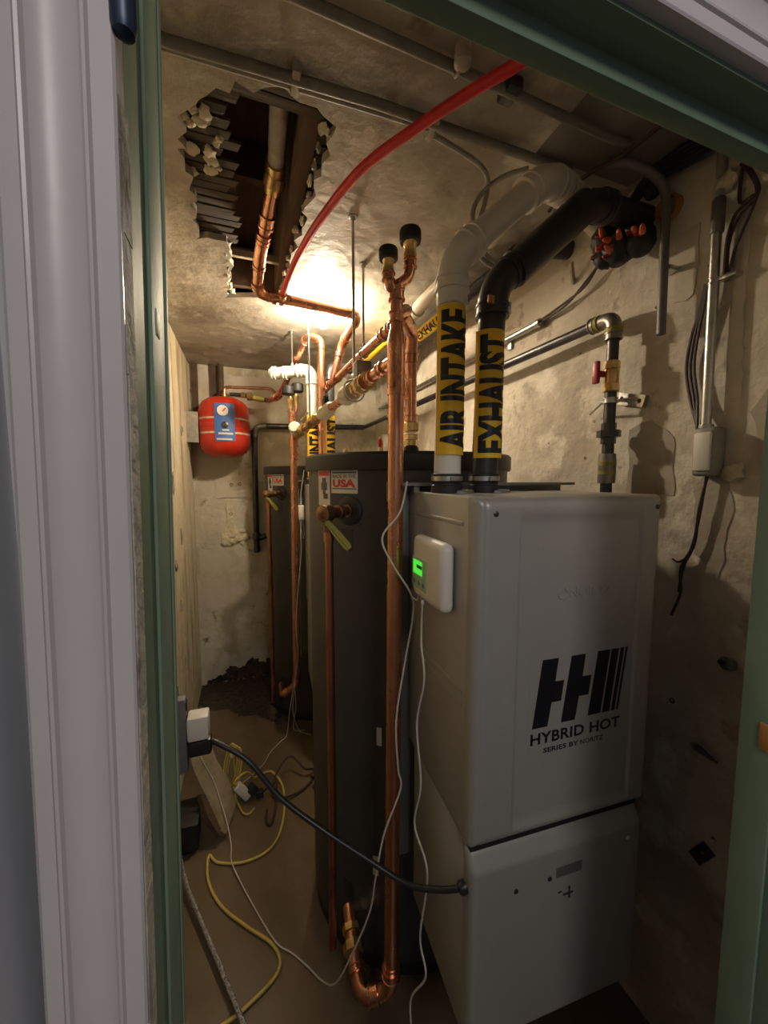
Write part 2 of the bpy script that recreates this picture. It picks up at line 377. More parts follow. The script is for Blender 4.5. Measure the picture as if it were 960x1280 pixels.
# laths above the plaster, broken off at the open part of the hole
y = .92; k = 0
while y < 2.08:
    xr = .005 + random.uniform(-.03, .02) if 1.0 < y < 2.0 else .30
    xr = min(xr, .3); z = 2.524 + random.uniform(0, .003)
    if y > 1.62: xr = -.035 + random.uniform(-.01, .012)
    tilt = random.uniform(-.006, .006)
    MB().add([(-.30, y, z), (xr, y + tilt, z), (xr - .01, y + .027 + tilt, z), (-.30, y + .027, z), (-.30, y, z + .007), (xr, y + tilt, z + .007), (xr - .01, y + .027 + tilt, z + .007), (-.30, y + .027, z + .007)],
             [(0, 3, 2, 1), (4, 5, 6, 7), (0, 1, 5, 4), (1, 2, 6, 5), (2, 3, 7, 6), (3, 0, 4, 7)]).build('lath', 'lath', ceil)
    xa = .215 + random.uniform(-.012, .012)
    MB().box((xa, y, z), (.40, y + .027, z + .007)).build('lath', 'lath', ceil)
    y += .034; k += 1
for i in range(15):
    x = random.uniform(-.115, -.03); yy = random.choice([random.uniform(1.06, 1.34), random.uniform(1.1, 1.3)])
    a = random.uniform(.008, .020)
    MB().blob((x, yy, 2.519), (a, a * random.uniform(.7, 1.3), .008), i, .35, 2).build('plaster_lump', 'lump', ceil, 60)
for i in range(16):
    t = i / 15; x = .215 + random.uniform(-.012, .006) - .02 * t; yy = 1.02 + t * .9
    MB().blob((x, yy, 2.512), (random.uniform(.006, .014), random.uniform(.01, .024), .010), 40 + i, .4, 2).build('plaster_crumb', 'lump' if i % 3 == 0 else 'rust', ceil, 60)
for i in range(8):
    MB().blob((-.030 + random.uniform(-.012, .01), 1.60 + i * .055, 2.510), (.012, .022, .012), 80 + i, .4, 2).build('plaster_crumb', 'lump' if i > 4 else 'rust', ceil, 60)
# dark space above: joists, blocking and the underside of the floor above
cav = MB().box((XL, YF, 2.76), (XR, YB, 2.80)); struct(cav, 'ceiling_cavity', 'wood')['label'] = 'dark boards above the hole in the ceiling'
for x in (.165, -.19, .56): struct(MB().box((x, YF, 2.533), (x + .042, YB, 2.76)), 'joist', 'wood')['label'] = 'old wooden joist above the ceiling'
for yy, zb in ((1.44, 2.645), (1.965, 2.533)): struct(MB().box((-.148, yy, zb), (.165, yy + .03, 2.76 if zb > 2.6 else 2.70)), 'blocking', 'wood')['label'] = 'wooden blocking between the joists'
struct(MB().box((-.148, 1.72, 2.535), (.165, 1.737, 2.56)), 'brace', 'board')['label'] = 'pale wooden strip across the hole'
# access panel with dark seams
pn = MB().bbox((.742, .33, 2.4955), (1.08, .884, 2.4998), .001).build('ceiling_panel', 'panel')
tag(pn, 'grey square access panel on the ceiling', 'panel')

# plaster patches, mould, lumps on walls
def patch(parent, poly, fn, m, th, name='plaster_patch', seed=1, jit=.005, step=.025):
    rnd = random.Random(seed); out = []
    for i, p in enumerate(poly):
        q = poly[(i + 1) % len(poly)]; L = math.hypot(q[0] - p[0], q[1] - p[1]); n = max(1, int(L / step))
        for k in range(n):
            t = k / n; out.append((p[0] + (q[0] - p[0]) * t + rnd.uniform(-jit, jit), p[1] + (q[1] - p[1]) * t + rnd.uniform(-jit, jit)))
    return MB().prism(out, fn, -.002, th).build(name, m, parent, 50)
fr = lambda u, v, d: V((XR - d, u, v))
fb = lambda u, v, d: V((u, YB - d, v))
fl = lambda u, v, d: V((XL + d, u, v))
M['patchlight'] = layered('lighter_plaster', [((.56, .51, .42), 0, S1, 0, 0, Z0), ((.44, .39, .31), 5, S1, .5, .66, (1, 2, 3))], .8, .3, 12)
M['patchdark'] = layered('bare_plaster', [((.38, .34, .28), 0, S1, 0, 0, Z0), ((.28, .24, .19), 5, S1, .5, .66, (1, 2, 3))], .85, .4, 12)
patch(wr, [(.70, 2.12), (.75, 2.12), (.755, 2.30), (.70, 2.30)], fr, 'patchlight', .003, seed=2)
patch(wr, [(.585, 1.84), (.615, 1.84), (.612, 2.28), (.590, 2.28)], fr, 'patchlight', .004, seed=3)
patch(wr, [(.45, 1.70), (.53, 1.66), (.56, 1.80), (.50, 1.92), (.46, 1.90)], fr, 'patchdark', .003, seed=4)
patch(wr, [(.72, 1.60), (.86, 1.60), (.86, 1.80), (.80, 1.82), (.73, 1.76)], fr, 'patchdark', .002, seed=5)
patch(wr, [(.60, 1.40), (.66, 1.45), (.67, 1.62), (.62, 1.70), (.58, 1.60)], fr, 'patchdark', .002, seed=6)
for i, (u, v, a) in enumerate([(1.02, 1.72, .006), (.99, 1.84, .005), (.80, 2.13, .006), (1.06, 2.08, .004), (.67, 2.18, .006), (.96, 1.655, .006), (.75, 1.70, .005), (.69, 1.03, .008), (.93, 2.02, .004)]):
    MB().lathe(fr(u, v, -.003), (-1, 0, 0), [(0, a), (.0048, a * .9), (.0048, a * .55), (.0005, a * .5)], 9).build('anchor_plug', 'bronze', wr)
patch(wb, [(-.21, 1.50), (.05, 1.50), (.05, 1.66), (-.20, 1.66)], fb, 'patchlight', .008, seed=7)
for u, v in ((-.09, 1.60), (-.03, 1.605), (-.10, 1.37)):
    MB().lathe(fb(u, v, -.001), (0, -1, 0), [(0, .014), (.016, .013), (.016, .009), (.002, .008)], 12).build('anchor_plug', 'bronze', wb)
patch(wb, [(-.17, 1.18), (-.12, 1.12), (-.06, 1.15), (-.01, 1.12), (.02, 1.22), (-.05, 1.24), (-.08, 1.30), (-.085, 1.46), (-.13, 1.46), (-.13, 1.28), (-.17, 1.24)], fb, 'foam', .014, 'plaster_smear', 8)
for i in range(9):
    MB().blob(fb(random.uniform(-.16, .0), random.uniform(1.14, 1.24), .012), (.03, .012, .024), 100 + i, .3, 2).build('plaster_lump', 'foam', wb, 60)
patch(wb, [(-.34, 1.10), (-.10, 1.08), (-.05, 1.02), (.05, 1.05), (.06, .62), (-.33, .60)], fb, 'patchlight', .003, seed=9)
patch(wb, [(-.34, 0), (.45, 0), (.42, .20), (.25, .22), (.12, .12), (.02, .17), (-.06, .10), (-.14, .13), (-.20, .06), (-.28, .05), (-.33, .02)], fb, 'mold', .003, 'mold_stain', 10, .012, .013)
patch(wb, [(-.30, 2.44), (.2, 2.44), (.2, 2.2), (-.28, 2.2)], fb, 'patchlight', .003, seed=11)
struct(MB().box((-.34, 3.235, 2.10), (-.30, YB, 2.50)).box((-.215, 3.235, 2.10), (-.17, YB, 2.50)), 'trim_8', 'wood')['label'] = 'dark wooden strips above the red tank'
flo = [o for o in COL.objects if o.name == 'floor'][0]
ff = lambda u, v, d: V((u, v, d))
patch(flo, [(-.36, 3.26), (.42, 3.26), (.44, 2.62), (.22, 2.50), (.12, 2.62), (.02, 2.72), (-.08, 2.74), (-.16, 2.86), (-.30, 2.88), (-.36, 3.0)], ff, 'mold', .002, 'wet_stain', 12, .012, .018)
for i, (yv, zv, a, b) in enumerate([(2.35, 1.62, .03, .06), (2.55, 1.30, .02, .05), (2.32, 1.18, .025, .03), (2.42, .92, .02, .04), (2.75, 1.95, .02, .03)]):
    MB().blob(fl(yv, zv, .000), (.010, a, b), 200 + i, .4, 2).build('torn_plaster', 'patchdark', wl, 60)

# ------------------------------------------------------------------ storage tank
TC = (.60, 1.39)
def tank():
    t = thing('water_tank', 'large charcoal storage tank behind the silver wall heater', 'water tank', (TC[0], TC[1], 0), 'storage tanks')
    cx, cy = TC; r = .375
    MB().lathe((cx, cy, .05), (0, 0, 1), [(0, r - .01), (.005, r), (1.63, r), (1.635, r - .004)], 72).build('jacket', 'tank', t, 30)
    MB().lathe((cx, cy, 0), (0, 0, 1), [(0, r - .02), (.004, r - .004), (.06, r - .004), (.064, r - .02)], 72).build('base_ring', 'rubber', t, 30)
    MB().lathe((cx, cy, 1.675), (0, 0, 1), [(0, r - .02), (0, r + .009), (.006, r + .012), (.048, r + .012), (.055, r + .006), (.055, r - .02)], 72).build('rim', 'tankrim', t, 30)
    MB().lathe((cx, cy, 1.715), (0, 0, 1), [(0, r - .015), (.012, r - .015), (.016, r - .03)], 72).build('top', 'tanktop', t, 30)
    def onc(th, z, d=0): return V((cx + (r + d) * math.cos(R(th)), cy + (r + d) * math.sin(R(th)), z))
    def sheet(name, m, a0, a1, z0, z1, d=.0008):
        n = 10; mb = MB(); vs = []; fs = []
        for i in range(n + 1):
            for z in (z0, z1):
                for dd in (0, d): vs.append(onc(a0 + (a1 - a0) * i / n, z, dd))
        for i in range(n):
            b = i * 4; c = b + 4
            fs += [(b + 1, b + 3, c + 3, c + 1), (b, b + 1, c + 1, c), (b + 2, c + 2, c + 3, b + 3)]
        fs += [(0, 2, 3, 1), (n * 4, n * 4 + 1, n * 4 + 3, n * 4 + 2)]
        return mb.add(vs, fs).build(name, m, lab or t)
    lab = None
    lab0 = sheet('caution_label', 'label', 195, 205.6, 1.560, 1.676); lab = lab0
    sheet('red_band', 'redink', 195.6, 205, 1.658, 1.673, .0014)
    for a0, a1, z0, z1 in ((199, 202.3, 1.635, 1.652), (198, 203.2, 1.612, 1.637), (199.5, 202, 1.598, 1.613), (200, 203.8, 1.583, 1.600)): sheet('pictogram', 'inkgray', a0, a1, z0, z1, .0014)
    lab = None
    lab1 = sheet('origin_label', 'label', 206.8, 223.3, 1.603, 1.676); lab = lab1
    sheet('navy_stripe', 'blueink', 207.6, 222.5, 1.6655, 1.6705, .0014); sheet('navy_stripe', 'blueink', 207.6, 222.5, 1.616, 1.619, .0014)
    text('MADE IN THE', lambda u, v, d: onc(207.8 + u, 1.650 + v, .0014), .03, 1, 14.6, .0135).build('lettering', 'grayink', lab1)
    text('USA', lambda u, v, d: onc(208.0 + u, 1.622 + v, .0014), .055, 1, 14.2, .025).build('lettering', 'redink', lab1)
    lab = None
    sheet('sticker', 'label', 232.6, 235.2, .806, .866); sheet('sticker', 'label', 230.6, 233.6, .352, .420)
    sheet('data_plate', 'tankrim', 212.5, 220.5, 1.425, 1.492, .0012)
    sheet('data_plate', 'tankrim', 213, 219.5, .215, .28, .0012)
    # relief valve port
    pa = 218.7; nrm = V((math.cos(R(pa)), math.sin(R(pa)), 0)); p0 = onc(pa, 1.55)
    MB().lathe(p0 - nrm * .004, nrm, [(0, .046), (.006, .046), (.012, .038), (.014, .025)], 24).build('grommet', 'rubber', t)
    MB().lathe(p0 - nrm * .004, nrm, [(0, .02), (.02, .02)], 16).build('port', 'bronze', t)
    return t, onc, nrm, p0
tk, onc, nrm, p0 = tank()
UD = V((-.08, 1.467, 0))
copy_tree(tk, UD, 'charcoal storage tank near the back wall and the red vessel')
# relief valve with drain
def relief():
    t = thing('relief_valve', 'bronze relief valve with yellow lever and copper drain below the large label', 'valve', p0 + nrm * .02 - V((0, 0, 0)), 'relief valves')
    a = p0 + nrm * .012; e = p0 + nrm * .13
    b = MB(); b.lathe(a, nrm, [(0, .013), (.03, .013), (.032, .021), (.05, .021), (.052, .017), (.085, .018), (.088, .024), (.118, .024), (.120, .018), (.126, .010)], 18)
    b.build('valve_body', 'bronze', t)
    o = p0 + nrm * .102
    MB().lathe(o, (0, 0, -1), [(0, .012), (.035, .012), (.036, .016), (.055, .016), (.056, .012)], 14).build('outlet', 'bronze', t)
    d = V((.80, -.28, 0)).normalized()
    q0 = e + V((0, 0, -.002)) - d * .004; q1 = q0 + d * .080 + V((0, 0, -.098))
    s = V((0, 0, 1)); side = (q1 - q0).cross(s).normalized(); nn = side.cross((q1 - q0)).normalized()
    L = MB(); ax = (q1 - q0)
    L.prism([(-.02, .003), (.2, .007), (.55, .0105), (.9, .0115), (1.0, .008), (1.0, -.008), (.9, -.0115), (.55, -.0105), (.2, -.007), (-.02, -.003)], lambda u, v, dd: q0 + ax * u + nn * v + side * dd, -.002, .002)
    L.build('lever', 'lever', t)
    L = MB().tube([q0 + side * .004, q0 + ax * .5 + side * .005 , q1 + side * .004], .0025, 8); L.build('lever_rib', 'lever', t)
    MB().tube([o + V((0, 0, -.05)), (o.x, o.y, .62), (o.x - .004, o.y, .16)], .0125, 14).build('drain_pipe', 'copper_old', t)
    MB().lathe(o + V((0, 0, -.053)), (0, 0, -1), [(0, .0125), (0, .0155), (.028, .0155), (.028, .0125)], 14).build('solder_cup', 'copper_old', t)
    return t
rv = relief(); copy_tree(rv, UD, 'small bronze relief valve with yellow lever on the tank by the back wall')

# ------------------------------------------------------------------ wall heater hung on the tank (local frame: x along the front, y towards the back)
HW, HD = .465, .385
def heightfield(x0, x1, z0, z1, h, nx, nz, back):
    mb = MB(); vs = []; fs = []
    def spread(a, b, n):          # finer near both ends
        return [a + (b - a) * (.5 - .5 * math.cos(math.pi * i / n)) * .6 + (b - a) * i / n * .4 for i in range(n + 1)]
    xs = spread(x0, x1, nx); zs = spread(z0, z1, nz)
    for z in zs:
        for x in xs: vs.append((x, h(x, z), z))
    q = nx + 1
    for i in range(nz):
        for k in range(nx): fs.append((i * q + k, i * q + k + 1, (i + 1) * q + k + 1, (i + 1) * q + k))
    loop = [k for k in range(q)] + [i * q + nx for i in range(1, nz + 1)] + [nz * q + k for k in range(nx - 1, -1, -1)] + [i * q for i in range(nz - 1, 0, -1)]
    b = len(vs)
    for i in loop: vs.append((vs[i][0], back, vs[i][2]))
    n = len(loop)
    for i in range(n): fs.append((loop[i], loop[(i + 1) % n], b + (i + 1) % n, b + i))
    fs.append(tuple(range(b, b + n)))
    return mb.add(vs, fs)
def heater():
    t = thing('tankless_heater', 'silver grey wall heater with black double H emblem nearest the doorway', 'heater', (.411, .616, 0), 'wall heaters', local=True)
    t.rotation_euler = (0, 0, R(-3.6))
    z0, z1, zm = .415, 1.614, .884
    b = MB().bbox((.004, .03, zm), (HW - .004, HD, z1), .004)
    body = b.build('body', 'heater', t)
    lb = MB().bbox((.006, .03, z0), (HW - .006, HD - .05, zm - .004), .003).build('lower_body', 'heater', t)
    def edge(x, z, xa, xb, za, zb, Rr):
        d = min(x - xa, xb - x, z - za, zb - z)
        return 0 if d >= Rr else Rr * (1 - math.sqrt(max(0, 1 - ((Rr - d) / Rr) ** 2)))
    def sm(a, b, x): t_ = min(1, max(0, (x - a) / (b - a))); return t_ * t_ * (3 - 2 * t_)
    def hd(x, z):
        y = edge(x, z, 0, HW, zm + .004, z1, .022)
        g = sm(.096, .100, x) * (1 - sm(.404, .408, x)) * sm(.905, .93, z) * (1 - sm(1.56, 1.585, z))
        lip = math.exp(-((x - .020) / .004) ** 2) * .0015
        return y + .0055 * g + lip
    door = heightfield(0, HW, zm + .004, z1, hd, 170, 60, .034).build('front_cover', 'heater', t, 60)
    def hl(x, z):
        y = edge(x, z, .004, HW - .004, z0, zm - .008, .016)
        return y + max(0, (z - (zm - .050)) / .042) * .024
    lo = heightfield(.004, HW - .004, z0, zm - .008, hl, 60, 60, .034).build('lower_cover', 'heater', t, 60)
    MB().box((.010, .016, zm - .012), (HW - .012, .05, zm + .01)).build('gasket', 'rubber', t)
    for (x, z), mm, par in (((.040, 1.582), 'iron', door), ((HW - .020, 1.588), 'iron', door), ((.112, .768), 'iron', lo), ((.417, .806), 'label', lo), ((.198, .770), 'iron', lo)):
        MB().lathe((x, hd(x, z) + .001 if z > 1 else .001, z), (0, -1, 0), [(0, .0055), (.0025, .0055), (.0035, .004)], 12).build('screw', mm, par)
    MB().box((.215, -.0004, .765), (.285, .0006, .79)).build('faded_sticker', 'frame', lo)
    MB().box((.236, -.0007, .716), (.262, .0006, .721)).box((.250, -.0007, .706), (.255, .0006, .735)).box((.222, -.0007, .726), (.232, .0006, .730)).build('cross_mark', 'inkgray', lo)
    # emblem on the cover
    yf = .0055
    pf = lambda u, v, d: V((u, yf - d, v))
    H1 = [(.161, 1.271), (.201, 1.271), (.195, 1.221), (.219, 1.221), (.213, 1.177), (.188, 1.177), (.178, 1.125), (.141, 1.125)]
    H1 = [(.163, 1.273), (.203, 1.273), (.196, 1.222), (.219, 1.222), (.213, 1.177), (.189, 1.177), (.180, 1.125), (.142, 1.125)]
    em = MB().prism([(.132, 1.06), (.398, 1.06), (.398, 1.281), (.132, 1.281)], pf, -.0005, .0003).build('emblem_backing', 'heater', door)
    MB().prism(H1, pf, .0003, .0008).build('emblem_bar', 'ink', door)
    MB().prism([(.236, 1.273), (.273, 1.273), (.267, 1.223), (.291, 1.223), (.285, 1.179), (.260, 1.179), (.251, 1.127), (.215, 1.127)], pf, .0003, .0008).build('emblem_bar', 'ink', door)
    for p in ([(.306, 1.274), (.340, 1.274), (.320, 1.130), (.286, 1.130)], [(.344, 1.274), (.364, 1.274), (.345, 1.130), (.325, 1.130)], [(.369, 1.274), (.379, 1.274), (.360, 1.130), (.350, 1.130)], [(.3835, 1.274), (.389, 1.274), (.370, 1.130), (.3645, 1.130)]):
        MB().prism(p, pf, .0003, .0008).build('emblem_bar', 'ink', door)
    text('HYBRID HOT', lambda u, v, d: pf(.139 + u, 1.088 + v, .0008), .028, 1.05, .238, .026).build('lettering', 'ink', door)
    text('SERIES BY', lambda u, v, d: pf(.172 + u, 1.066 + v, .0008), .03, 1.05, .092, .0115).build('lettering', 'ink', door)
    text('NORITZ', lambda u, v, d: pf(.269 + u, 1.066 + v, .0008), .016, 1.05, .062, .0115).build('lettering', 'inkgray', door)
    text('NORITZ', lambda u, v, d: pf(.225 + u, 1.401 + v, d), .02, 1.05, .112, .022, depth=.0, ext=.025).build('embossed_lettering', 'heater', door)
    MB().torus(pf(.207, 1.411, .0004), (0, 1, 0), .011, .002, 20, 6, 20, 330).build('embossed_emblem', 'heater', door)
    # pressed ribs on the left side
    for (ya, za, yb, zb) in ((.06, 1.562, .37, 1.558), (.06, .93, .06, 1.562)):
        pass
    MB().bbox((.0015, .06, 1.552), (.006, .375, 1.562), .0018).build('side_rib', 'heater', body)
    MB().bbox((.0015, .055, 1.17), (.006, .30, 1.178), .0018).build('side_rib', 'heater', body)
    MB().bbox((.0015, .055, 1.196), (.006, .30, 1.204), .0018).build('side_rib', 'heater', body)
    # top collars for the vents
    for x in (.075, .178):
        MB().lathe((x, .228, z1 - .004), (0, 0, 1), [(0, .040), (.010, .040), (.012, .036)], 24).build('vent_collar', 'frame', t)
    # mounting panel behind, with flange plates
    MB().box((-.035, HD, .50), (HW + .055, HD + .008, 1.638)).build('mounting_panel', 'frame', t)
    MB().box((-.035, HD - .030, .50), (-.031, HD, 1.638)).build('panel_flange', 'frame', t)
    MB().box((-.060, HD + .002, 1.585), (-.035, HD + .006, 1.640)).build('bracket_plate', 'steel', t)
    MB().box((-.035, HD - .06, 1.630), (HW + .055, HD, 1.638)).build('panel_flange', 'frame', t)
    MB().box((.0, HD - .05, 1.612), (.016, HD, 1.632)).box((.24, HD - .05, 1.612), (.256, HD, 1.632)).build('panel_tab', 'steel', t)
    return t
ht = heater()
copy_tree(ht, UD, 'narrow sliver of a silver wall heater behind the large tank')
def remote():
    t = thing('heater_remote', 'white thermostat remote with a lit green display on the heater side', 'thermostat', (.411, .616, 0), None, local=True)
    t.rotation_euler = (0, 0, R(-3.6))
    c = MB().bbox((-.032, .085, 1.358), (.002, .262, 1.512), .018, seg=4).build('case', 'white', t)
    MB().bbox((-.0335, .165, 1.383), (-.030, .256, 1.458), .0015).build('keypad', 'screenpad', t)
    MB().box((-.0345, .190, 1.418), (-.0325, .246, 1.452)).build('display', 'screen', t)
    for k in range(3): MB().lathe((-.0325, .182 + k * .028, 1.398), (-1, 0, 0), [(0, .006), (.0025, .005)], 10).build('button', 'grayink', t)
    MB().box((-.0350, .190, 1.434), (-.0340, .222, 1.442)).build('readout', 'blueink', t)
    return t
remote()
rm2 = thing('sensor_box', 'small white sensor box hanging by the back copper riser', 'sensor', (.318, 2.40, 1.40))
MB().bbox((.311, 2.385, 1.395), (.347, 2.41, 1.485), .005).build('case', 'white', rm2)
MB().box((.323, 2.383, 1.41), (.335, 2.386, 1.44)).build('vent_rib', 'white', rm2)

# ------------------------------------------------------------------ vent pipes
def wraptape(par, c, d, r, z0, z1, a0, a1, body, name='warning_tape', ta0=-35, ta1=100, zt0=None, zt1=None):
    """yellow tape wrapped round a vertical pipe at c; d = horizontal direction its middle faces"""
    d = V((d[0], d[1], 0)).normalized(); rt = V((-d.y, d.x, 0))
    def pt(a, z, off): return V((c[0], c[1], z)) + (r + off) * (d * math.cos(R(a)) + rt * math.sin(R(a)))
    n = 40; vs = []; fs = []
    for i in range(n + 1):
        a = a0 + (a1 - a0) * i / n
        for z in (z0, z1):
            for o in (0, .0008): vs.append(pt(a, z, o))
    for i in range(n):
        b = i * 4; e = b + 4
        fs += [(b + 1, b + 3, e + 3, e + 1), (b, b + 1, e + 1, e), (b + 2, e + 2, e + 3, b + 3)]
    fs += [(0, 2, 3, 1), (n * 4, n * 4 + 1, n * 4 + 3, n * 4 + 2)]
    o = MB().add(vs, fs).build(name, 'yellow', par)
    zt0 = zt0 or z0 + .012; zt1 = zt1 or z1 - .012
    text(body, lambda u, v, dd: pt(ta1 + (ta0 - ta1) * v, zt0 + u, .0016), .045, 1.0, zt1 - zt0, 1.0, cut=.09).build('lettering', 'ink', o)
def coupling(par, c, r, z0):
    m = MB(); m.lathe((c[0], c[1], z0), (0, 0, 1), [(0, r + .002), (0, r + .005), (.018, r + .005), (.020, r + .0025), (.024, r + .0025), (.026, r + .005), (.045, r + .005), (.046, r + .001)], 28); m.build('rubber_coupling', 'rubber', par)
    m = MB(); m.lathe((c[0], c[1], z0 + .029), (0, 0, 1), [(0, r + .005), (0, r + .0065), (.011, r + .0065), (.011, r + .005)], 28)
    m.box((c[0] - .012, c[1] - r - .013, z0 + .030), (c[0] + .006, c[1] - r - .004, z0 + .039)); m.build('hose_clamp', 'steel', par)
CV1 = (.4715, .842); CV2 = (.574, .836)
RV = .0325
def vents(unit):
    off = UD * unit
    a = V((CV1[0], CV1[1], 1.62)) + off; b = V((CV2[0], CV2[1], 1.62)) + off
    dirc = V((-a.x, -a.y, 0)).normalized(); dirb = V((-b.x, -b.y, 0)).normalized()
    if unit == 0:
        v1 = thing('intake_pipe', 'white PVC pipe with AIR INTAKE tape rising from the nearest heater', 'pipe', a)
        run(v1, [a, (a.x + .008, a.y, 2.165), (.722, .822, 2.388), (.87, .885, 2.427), (1.11, .99, 2.440)], RV, 'pvc', .05, n=24)
        MB().lathe((a.x + .007, a.y, 2.055), (0, 0, 1), [(0, RV), (0, RV + .004), (.055, RV + .004), (.055, RV)], 28).build('hub', 'pvc', v1)
        coupling(v1, a, RV, 1.615)
        wraptape(v1, (a.x + .003, a.y), dirc, RV + .0025, 1.706, 2.050, -58, 150, 'AIR INTAKE')
        v2 = thing('exhaust_pipe', 'black pipe with EXHAUST tape rising from the nearest heater', 'pipe', b)
        run(v2, [b, (b.x + .016, b.y, 2.12), (.845, .80, 2.345), (1.10, .845, 2.39)], RV, 'abs', .05, n=24)
        MB().lathe((b.x + .0155, b.y, 2.045), (0, 0, 1), [(0, RV), (0, RV + .004), (.045, RV + .004), (.045, RV)], 28).build('hub', 'abs', v2)
        MB().tube([(.64, .829, 2.158), (.835, .802, 2.337)], RV + .008, 24).build('pipe_sleeve', 'abs', v2)
        MB().box((b.x - .024, b.y - RV - .0068, 2.060), (b.x - .008, b.y - RV - .001, 2.077)).build('sticker', 'orange', v2)
        MB().box((b.x + .038, b.y - RV + .010, 2.050), (b.x + .053, b.y - RV + .016, 2.078)).build('sticker', 'label', v2)
        coupling(v2, b, RV, 1.615)
        wraptape(v2, (b.x + .006, b.y), dirb, RV + .0035, 1.700, 2.005, -58, 150, 'EXHAUST')
    else:
        v1 = thing('intake_pipe', 'white PVC pipe with elbow and INTAKE tape beside the back copper riser', 'pipe', a)
        run(v1, [a, (a.x, a.y, 2.280), (.17, 2.42, 2.264)], RV, 'pvc', .06, n=20)
        for x, y in ((.19, 2.41), (.25, 2.38)): ring(MBq := MB(), (x, y, 2.267), (.22, -.11, 0), RV + .004, .02, 20); MBq.build('hub', 'pvc', v1)
        coupling(v1, a, RV, 1.615)
        wraptape(v1, a, dirc, RV + .001, 1.66, 2.02, -70, 150, 'AIR INTAKE')
        v2 = thing('exhaust_pipe', 'dark vent with EXHAUST tape running under the ceiling from the back heater', 'pipe', b)
        run(v2, [b, (b.x, b.y, 2.30), (.880, 2.365, 2.332), (.945, 2.26, 2.441), (.955, 1.16, 2.452), (1.11, 1.13, 2.458)], .0300, 'abs', .05, n=20)
        coupling(v2, b, RV, 1.615)
        wraptape(v2, b, dirb, .031, 1.66, 2.02, -70, 150, 'EXHAUST')
        # tape on the run under the ceiling
        rr = .0308; nn = 16; vs = []; fs = []
        def pt(a_, y_, o): return V((.945 + (2.26 - y_) * .00909 - (rr + o) * math.sin(R(a_)), y_, 2.441 + (2.26 - y_) * .010 - (rr + o) * math.cos(R(a_))))
        for i in range(nn + 1):
            a_ = -60 + 190 * i / nn
            for y_ in (1.66, 2.02):
                for o in (0, .0008): vs.append(pt(a_, y_, o))
        for i in range(nn):
            q = i * 4; e = q + 4; fs += [(q + 1, q + 3, e + 3, e + 1), (q, q + 1, e + 1, e), (q + 2, e + 2, e + 3, q + 3)]
        tp = MB().add(vs, fs).build('warning_tape', 'yellow', v2)
        text('EXHAUST', lambda u, v, d: pt(15 + 75 * v, 2.0 - u, .0016), .04, 1, .32, 1.0, cut=.09).build('lettering', 'ink', tp)
        MB().box((.918, 1.22, 2.430), (.926, 1.33, 2.442)).build('sticker', 'orange', v2)
    return v1, v2
vents(0); vents(1)
pi = thing('ceiling_vent_pipe', 'dusty cream PVC pipe running along the ceiling behind the manifold', 'pipe', (.79, 1.4, 2.42))
run(pi, [(.80, 3.0, 2.445), (.795, 1.12, 2.452), (.795, 1.02, 2.50)], .030, 'pvct', .05, n=20)
for y in (2.7, 1.75): ring(q := MB(), (.798, y, 2.447), (0, 1, 0), .034, .05, 20); q.build('hub', 'pvct', pi)
MB().tube([(.798, 2.62, 2.4465), (.797, 1.85, 2.4485)], .0306, 20).build('warning_tape', 'yellow', pi)
